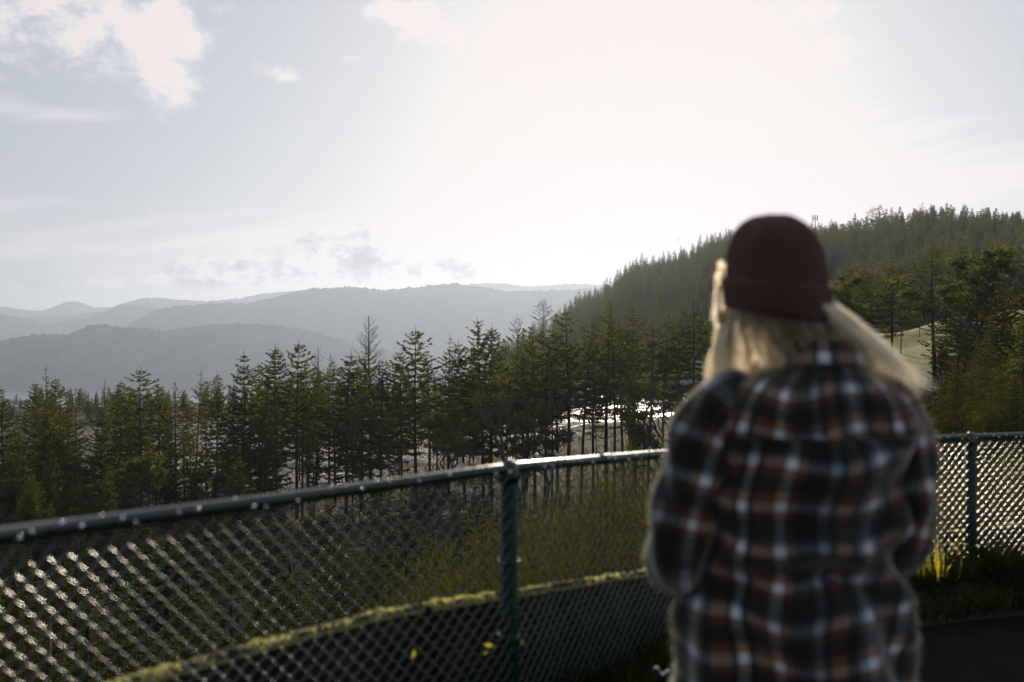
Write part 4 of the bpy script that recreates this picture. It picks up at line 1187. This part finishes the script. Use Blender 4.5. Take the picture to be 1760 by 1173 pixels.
M_skin, T, b_ = pmat("skin", (.55, .33, .24), .55); b_.inputs['Subsurface Weight'].default_value = .2; b_.inputs['Subsurface Radius'].default_value = (.02, .008, .005)
body()

# plaid flannel: warp and weft bands average where they cross
def plaid():
    m, T, b = pmat("plaid_flannel", (.05, .03, .02), .95)
    b.inputs['Specular IOR Level'].default_value = .15
    b.inputs['Sheen Weight'].default_value = .55; b.inputs['Sheen Roughness'].default_value = .45
    b.inputs['Sheen Tint'].default_value = (1.0, .95, .85, 1)
    uv = T.node('ShaderNodeUVMap'); uv.uv_map = 'cloth'
    s = T.node('ShaderNodeSeparateXYZ'); T.l.new(uv.outputs[0], s.inputs[0])
    dk = (.011, .017, .015); br = (.105, .050, .028); gr = (.013, .024, .022); wh = (.60, .61, .62); bl = (.12, .165, .20); rs = (.16, .078, .036)
    def bands(c, per, ph, stops):
        w = T.noise(uv.outputs[0], 14.0, 2.0)
        f = T.m('FRACT', T.m('ADD', T.m('MULTIPLY', T.m('ADD', c, T.m('MULTIPLY', w, .004)), 1 / per), ph))
        return T.ramp(f, stops, 'CONSTANT')
    warp = bands(s.outputs[0], .350, .22, [(0, dk), (.02, bl), (.065, wh), (.115, bl), (.16, dk), (.22, br), (.31, dk), (.34, wh), (.395, dk), (.44, br), (.555, wh), (.61, br), (.66, dk), (.78, bl), (.835, dk), (.88, rs), (.96, dk)])
    weft = bands(s.outputs[1], .172, .30, [(0, dk), (.12, br), (.20, wh), (.31, rs), (.42, dk), (.60, br), (.70, wh), (.81, bl), (.86, dk)])
    pr = T.mix(1.0, warp, weft, 'MULTIPLY')
    sr = T.node('ShaderNodeSeparateColor'); T.l.new(pr, sr.inputs[0])
    cc = T.node('ShaderNodeCombineColor')
    for k in range(3): T.l.new(T.m('POWER', sr.outputs[k], .66), cc.inputs[k])
    mx = T.mix(.05, cc.outputs[0], T.mix(.5, warp, weft))
    fz = T.noise(uv.outputs[0], 260.0, 3.0)
    T.l.new(T.mix(.05, mx, T.mix(fz, C4((.01, .01, .01)), C4((.16, .13, .11)))), b.inputs['Base Color'])
    bump(T, b, fz, .35, .002)
    return m
M_plaid = plaid()

def set_uv(me, uvs, nverts=None):
    ul = me.uv_layers.new(name='cloth')
    li = np.empty(len(me.loops), np.int32); me.loops.foreach_get('vertex_index', li)
    ul.data.foreach_set('uv', uvs[li].astype(np.float32).ravel())

def shirt():
    g = G(); UV = []
    # torso, hem to collar
    rings = [(.592, PZ + .01, .655, .252, .165, .0, 0), (.594, PZ + .01, .70, .252, .165, 0, 0), (.594, PZ + .01, .80, .246, .16, 0, 0), (.592, PZ + .01, .90, .232, .155, 0, 0), (.594, PZ + .005, .98, .222, .152, 0, 0),
             (.602, PZ, 1.06, .222, .152, 0, 0), (.61, PZ, 1.15, .226, .152, 0, 0), (.617, PZ - .003, 1.23, .226, .148, 0, 0), (.622, PZ - .006, 1.29, .214, .136, 0, 0),
             (.624, PZ - .004, 1.335, .178, .118, 0, 0), (.632, PZ, 1.365, .130, .098, 0, 0), (.640, PZ + .005, 1.380, .096, .086, 0, -.1), (.643, PZ + .008, 1.395, .084, .080, 0, -.15)]
    Rg = spline_rings(rings, 90)
    def fold(V, a):
        h = V[..., 2]
        A = np.broadcast_to(a, h.shape)
        f = .011 * np.sin(A * 9 + h * 6) * np.clip((1.02 - h) / .2, 0, 1) + .007 * np.sin(A * 4.3 + h * 13 + 2 * np.sin(h * 9))
        f += .015 * np.sin(h * 46 + np.sin(A * 2 + 1.3) * 2.6 + A * 1.5) * np.exp(-((h - .98) / .10) ** 2)
        f += .011 * np.sin(h * 30 - A * 3.0 + .6 * np.sin(A * 5)) * np.exp(-((h - 1.18) / .12) ** 2)
        f += .009 * np.sin(A * 5 + 1.0 + h * 9) * np.clip((.93 - h) / .15, 0, 1)
        f -= .012 * np.exp(-((h - .955) / .035) ** 2)
        f += .004 * (noise2(A * 7, h * 22, 4) - .5)
        nx = np.cos(A); ny = np.sin(A)
        V = V.copy(); V[..., 0] += nx * f; V[..., 1] += ny * f
        V[..., 2] += np.where(h < .72, (.72 - h) / .07 * (.02 * np.cos(2 * A)), 0)
        return V
    V = loft(g, Rg, 128, fold=fold)
    a = np.linspace(0, 2 * np.pi, 129)
    lat = np.cos(a)[None, :] * .225 * np.ones((90, 1)) + np.where(np.abs(np.sin(a)) > .35, 0, 0)
    # width coordinate: arc length round a fixed girth, so stripes hang straight
    arc = np.cumsum(np.r_[0, np.hypot(np.diff(.225 * np.cos(a)), np.diff(.15 * np.sin(a)))])
    U = np.broadcast_to(arc[None, :], (90, 129)).copy()
    h = V[..., 2]; dist = np.r_[0, np.cumsum(np.linalg.norm(np.diff(V[:, 96], axis=0), axis=1))][:, None] + 0 * U
    yoke = h > 1.235
    Uc = .6 * arc[96]
    U = np.where(yoke, U + .035, U) + .014 * np.sin(dist * 9 + 1) * np.sin(U * 7) + .006 * np.sin(dist * 23 + U * 11)
    Vv = dist + .016 * np.sin(U * 9) + .007 * np.sin(U * 27 + dist * 14) + np.where(yoke, .02, 0)
    UV.append(np.stack([U, Vv], -1).reshape(-1, 2))
    # sleeves
    def sleeve(P, rad, seed, ph):
        P = spline_rings(np.c_[P, rad], 60); C_ = P[:, :3]; r_ = P[:, 3]
        Tt = nrm(np.gradient(C_, axis=0)); ref = np.array([0, 1.0, .25])
        A_ = nrm(np.cross(Tt, ref)); B_ = np.cross(Tt, A_)
        an = np.linspace(0, 2 * np.pi, 49); ln = np.r_[0, np.cumsum(np.linalg.norm(np.diff(C_, axis=0), axis=1))]
        rr = r_[:, None] * (1 + .09 * np.sin(ln[:, None] * 42 + np.sin(an * 2 + seed)[None, :] * 2.5) + .05 * (noise2(an[None, :] * 2 + 0 * ln[:, None], ln[:, None] * 14 + 0 * an[None, :], seed) - .5))
        VV = C_[:, None, :] + rr[..., None] * (np.cos(an)[None, :, None] * A_[:, None, :] + np.sin(an)[None, :, None] * B_[:, None, :])
        grid(g, VV)
        UV.append(np.stack([an[None, :] * .068 + ph + 0 * ln[:, None], 0.3 - ln[:, None] + 0 * an[None, :]], -1).reshape(-1, 2))
    sleeve([(.50, PZ, 1.315), (.455, PZ - .002, 1.298), (.415, PZ - .005, 1.235), (.385, PZ - .012, 1.15), (.362, PZ - .018, 1.06), (.352, PZ - .01, .985), (.37, PZ + .05, .955), (.44, PZ + .13, .965), (.51, PZ + .2, .99)],
           [.055, .074, .078, .074, .070, .070, .066, .054, .042], 1, .02)
    sleeve([(.74, PZ, 1.315), (.785, PZ - .002, 1.298), (.812, PZ - .005, 1.235), (.822, PZ - .01, 1.15), (.822, PZ - .01, 1.07), (.808, PZ + .0, 1.005), (.79, PZ + .06, .985), (.74, PZ + .14, .995), (.68, PZ + .21, 1.01)],
           [.05, .064, .066, .066, .066, .064, .060, .05, .042], 2, .05)
    # collar: stands, then folds over
    cr = [(.643, PZ + .008, 1.385, .086, .082, 0, -.15), (.643, PZ + .010, 1.408, .084, .082, 0, -.15), (.643, PZ + .010, 1.418, .090, .088, 0, -.15), (.643, PZ + .008, 1.406, .095, .093, 0, -.15), (.643, PZ + .006, 1.368, .106, .103, 0, -.15)]
    Vc = loft(g, spline_rings(cr, 14), 64)
    ac = np.linspace(0, .55, 65)
    UV.append(np.stack([ac[None, :] + 0 * np.ones((14, 1)), np.linspace(0, .08, 14)[:, None] + 0 * ac[None, :]], -1).reshape(-1, 2))
    for k in range(len(g.v)): g.v[k] = g.v[k] - PO
    me = g.mesh("plaid_shirt", M_plaid, True)
    set_uv(me, np.concatenate(UV))
    o = link("plaid_shirt", me, person)
    md = o.modifiers.new('thick', 'SOLIDIFY'); md.thickness = .003; md.offset = -1
    # fuzz: short nap catching the light along the outline
    q = np.random.default_rng(5); nv = len(me.vertices); co = np.empty(nv * 3, np.float32); me.vertices.foreach_get('co', co); co = co.reshape(-1, 3)
    no = np.empty(nv * 3, np.float32); me.vertex_normals.foreach_get('vector', no); no = no.reshape(-1, 3)
    ok = np.where(no[:, 1] * np.sign(np.median(np.sum(no * (co - co.mean(0)) * [1, 1, 0], 1))) > -.35)[0]; k = ok[q.integers(0, len(ok), 70000)]; gg = G()
    ctr = co[k] + q.normal(0, .003, (len(k), 3)); sg = np.sign(np.median(np.sum(no * (co - co.mean(0)) * [1, 1, 0], 1)))
    D = nrm(no[k] * sg * 1.0 + q.normal(0, .6, (len(k), 3)))
    ribbons(gg, ctr, D, q.uniform(.004, .013, len(k)), q.uniform(.0002, .0004, len(k)), nrm(np.cross(D, q.normal(0, 1, (len(k), 3)))))
    gg.build("nap", M_nap, o)
M_nap = leaf_mat("flannel_nap", (.4, .36, .3), (.95, .88, .75), .5, .8, .05, .1)
shirt()

# knit hat with folded cuff
M_knit, T, b = pmat("wine_knit", (.06, .018, .012), .95)
b.inputs['Sheen Weight'].default_value = .15; b.inputs['Sheen Tint'].default_value = (1, .6, .5, 1)
tc = T.node('ShaderNodeTexCoord'); sp = T.node('ShaderNodeSeparateXYZ'); T.l.new(tc.outputs['Object'], sp.inputs[0])
an = T.m('ARCTAN2', T.m('SUBTRACT', sp.outputs[1], .02), T.m('ADD', sp.outputs[0], .04))
rib = T.m('ADD', T.m('SINE', T.m('MULTIPLY', an, 90.0)), T.m('MULTIPLY', T.m('SINE', T.m('MULTIPLY', sp.outputs[2], 1400.0)), .6))
bump(T, b, rib, .8, .003)
T.l.new(T.ramp(T.m('MULTIPLY_ADD', rib, .3, .5), [(0, (.042, .015, .010)), (1, (.095, .032, .021))]), b.inputs['Base Color'])
def hat():
    cx, cy = .557 - PO[0], .02
    g = G()
    rings = [(cx + .008, cy, 1.505, .103, .118, -.12, .10), (cx + .007, cy, 1.54, .106, .122, -.10, .10), (cx + .005, cy, 1.58, .106, .122, -.06, .08), (cx + .002, cy - .002, 1.625, .099, .114, -.03, .05),
             (cx - .001, cy - .004, 1.662, .082, .095, 0, .0), (cx - .004, cy - .006, 1.686, .054, .062, 0, 0), (cx - .005, cy - .006, 1.696, .026, .03, 0, 0), (cx - .005, cy - .006, 1.697, .002, .002, 0, 0)]
    def fold(V, a):
        f = .0035 * np.sin(a * 6 + 1)[None, :] * np.clip((V[..., 2:3][..., 0] - 1.6) / .06, 0, 1) + .0025 * (noise2(np.broadcast_to(a * 3, V.shape[:2]), V[..., 2] * 40, 2) - .5)
        V = V.copy(); V[..., 0] += np.cos(a) * f; V[..., 1] += np.sin(a) * f; return V
    loft(g, spline_rings(rings, 40), 96, fold=fold)
    o = g.build("knit_hat", M_knit, person, True)
    md = o.modifiers.new('thick', 'SOLIDIFY'); md.thickness = .004
    g = G()
    cuff = [(cx + .008, cy, 1.496, .106, .120, -.13, .10), (cx + .008, cy, 1.488, .110, .124, -.13, .10), (cx + .008, cy, 1.50, .1135, .128, -.12, .10), (cx + .006, cy, 1.53, .1145, .1295, -.10, .10), (cx + .005, cy, 1.552, .1135, .1285, -.08, .1), (cx + .005, cy, 1.558, .108, .1235, -.08, .1), (cx + .005, cy, 1.550, .106, .120, -.08, .1)]
    loft(g, spline_rings(cuff, 26), 96)
    g.build("cuff", M_knit, o, True)
hat()

# hair
M_hair = bpy.data.materials.new("fair_hair"); M_hair.use_nodes = True
T = NT(M_hair.node_tree); T.n.clear()
ph_ = T.node('ShaderNodeBsdfHairPrincipled'); ph_.parametrization = 'COLOR'
hi = T.node('ShaderNodeHairInfo')
T.l.new(T.mix(hi.outputs['Random'], C4((.42, .175, .06)), C4((.82, .48, .22))), ph_.inputs['Color'])
ph_.inputs['Roughness'].default_value = .35; ph_.inputs['Radial Roughness'].default_value = .5
T.l.new(ph_.outputs[0], T.node('ShaderNodeOutputMaterial').inputs[0])
def hair():
    q = np.random.default_rng(77); strandsP = []; strandsR = []
    hx, hy = .557, PZ + .02
    S_ = np.linspace(0, 1, 12)
    def strands(n, root, mid, end, js, r=.00042):
        """root/mid/end: functions u -> point; js: jitter of root, mid, end"""
        nc = max(3, n // 70)
        cu = np.sort(q.random(nc)); co_ = q.normal(0, 1, (nc, 3)); cw = q.uniform(5, 11, nc); cp = q.uniform(0, 6, (nc, 3)); cl = q.uniform(.8, 1.1, nc)
        for _ in range(n):
            k = q.integers(0, nc); u = float(np.clip(cu[k] + q.normal(0, .35 / nc), 0, 1))
            a = root(u) + q.normal(0, js[0], 3); m = mid(u) + co_[k] * js[1] * 1.2 + q.normal(0, js[1] * .45, 3); e = end(u) + co_[k] * js[2] * 1.3 + q.normal(0, js[2] * .4, 3)
            e = m + (e - m) * cl[k] * q.uniform(.85, 1.05)
            s = S_[:, None]
            c = a * (1 - s) ** 2 + m * 2 * s * (1 - s) + e * s ** 2
            c += np.sin(S_[:, None] * cw[k] + cp[k]) * .0065 * s + np.sin(S_[:, None] * q.uniform(4, 9) + q.uniform(0, 6, 3)) * .002 * s
            strandsP.append(c - PO); strandsR.append(np.linspace(r, r * .4, 12))
    V3 = np.array
    ring = lambda deg, h=1.525: V3([hx + .088 * math.cos(R(deg)), hy + .108 * math.sin(R(deg)), h])
    # u 0..1 sweeps the back of the head from the left ear round to the right ear
    strands(1300, lambda u: ring(186 + 45 * u), lambda u: V3([.456 + .07 * u, PZ + .05 - .10 * u, 1.44]), lambda u: V3([.446 + .105 * u, PZ + .03 - .115 * u, 1.335 + .055 * u]), (.004, .010, .014))
    strands(600, lambda u: ring(150 + 35 * u), lambda u: V3([.448, PZ + .09, 1.43]), lambda u: V3([.445, PZ + .11, 1.30]), (.005, .010, .016))
    strands(3000, lambda u: ring(215 + 110 * u), lambda u: V3([.53 + .13 * u, PZ - .070 + .012 * u, 1.455]), lambda u: V3([.575 + .135 * u, PZ - .050, 1.385]), (.004, .005, .006))
    strands(1500, lambda u: ring(295 + 55 * u), lambda u: V3([.675 + .03 * u, PZ - .065 + .06 * u, 1.462]), lambda u: V3([.775 + .045 * q.random(), PZ - .07 + .12 * u, 1.338 + .03 * u]), (.004, .016, .020))
    strands(500, lambda u: ring(-10 + 40 * u), lambda u: V3([.69, PZ + .07, 1.47]), lambda u: V3([.76 + .05 * u, PZ + .09, 1.36]), (.005, .012, .018))
    # loose flyaways
    strands(160, lambda u: ring(170 + 200 * u), lambda u: ring(170 + 200 * u, 1.45) + (ring(170 + 200 * u, 0) - V3([hx, hy, 0])) * .12, lambda u: ring(170 + 200 * u, 1.37) + (ring(170 + 200 * u, 0) - V3([hx, hy, 0])) * .18, (.006, .02, .03), .0005)
    # loose strands lifting beside the cuff
    strands(260, lambda u: V3([.448, PZ + .05, 1.47]), lambda u: V3([.441, PZ + .05, 1.53]), lambda u: V3([.449, PZ + .03, 1.60 - .07 * u]), (.005, .004, .005), .0005)
    strands(160, lambda u: V3([.672, PZ + .05, 1.46]), lambda u: V3([.682, PZ + .05, 1.51]), lambda u: V3([.668, PZ + .04, 1.57 - .05 * u]), (.004, .004, .006), .0005)
    hc = bpy.data.hair_curves.new("hair")
    hc.add_curves([12] * len(strandsP))
    hc.points.foreach_set('position', np.concatenate(strandsP).astype(np.float32).ravel())
    hc.points.foreach_set('radius', np.concatenate(strandsR).astype(np.float32))
    hc.materials.append(M_hair)
    link("hair", hc, person)
hair()
# eyes
M_eye, T, b = pmat("eye_white", (.8, .8, .78), .2)
for s_ in (-1, 1):
    g = G(); a = np.linspace(-1.5, 1.5, 8); tube(g, np.stack([np.full(8, -.043 + s_ * .03), np.full(8, .098), 1.575 + .010 * np.sin(a)], 1), .010 * np.cos(a), 10); g.build("eye", M_eye, person, True)

# trousers and boots
M_denim, T, b = pmat("dark_denim", (.02, .03, .055), .9)
M_boot, T, b = pmat("boot_leather", (.05, .03, .02), .6)
def legs():
    g = G()
    Rr = spline_rings([(0, .01, .99, .165, .12, 0, 0), (0, .01, .9, .19, .135, 0, 0), (0, .01, .82, .195, .14, 0, 0), (0, .01, .76, .19, .135, 0, 0)], 14); loft(g, Rr, 48)
    for s_ in (-1, 1):
        Rr = spline_rings([(s_ * .092, .01, .84, .098, .12, 0, 0), (s_ * .095, .01, .72, .098, .115, 0, 0), (s_ * .10, .015, .5, .08, .085, 0, 0), (s_ * .105, .0, .3, .072, .078, 0, 0), (s_ * .107, -.01, .10, .07, .078, 0, 0)], 24)
        loft(g, Rr, 32, fold=lambda V, a: V + np.stack([np.cos(a) * .004 * np.sin(V[..., 2] * 60), np.sin(a) * .004 * np.sin(V[..., 2] * 60), 0 * V[..., 2]], -1))
    g.build("trousers", M_denim, person, True)
    for s_ in (-1, 1):
        g = G()
        x = s_ * .107
        P = [(x, -.085, .03), (x, -.06, .045), (x, .0, .055), (x + s_ * .005, .08, .045), (x + s_ * .01, .15, .035), (x + s_ * .012, .19, .028)]
        tube(g, P, [.028, .045, .05, .046, .042, .022], 16); tube(g, [(x, -.015, .05), (x, -.015, .16)], [.05, .052], 16)
        bt = g.build("boot", M_boot, person, True)
        g = G(); box(g, x - .045, -.10, .001, x + .045, .20, .018); g.build("sole", M_tyre, bt)
legs()
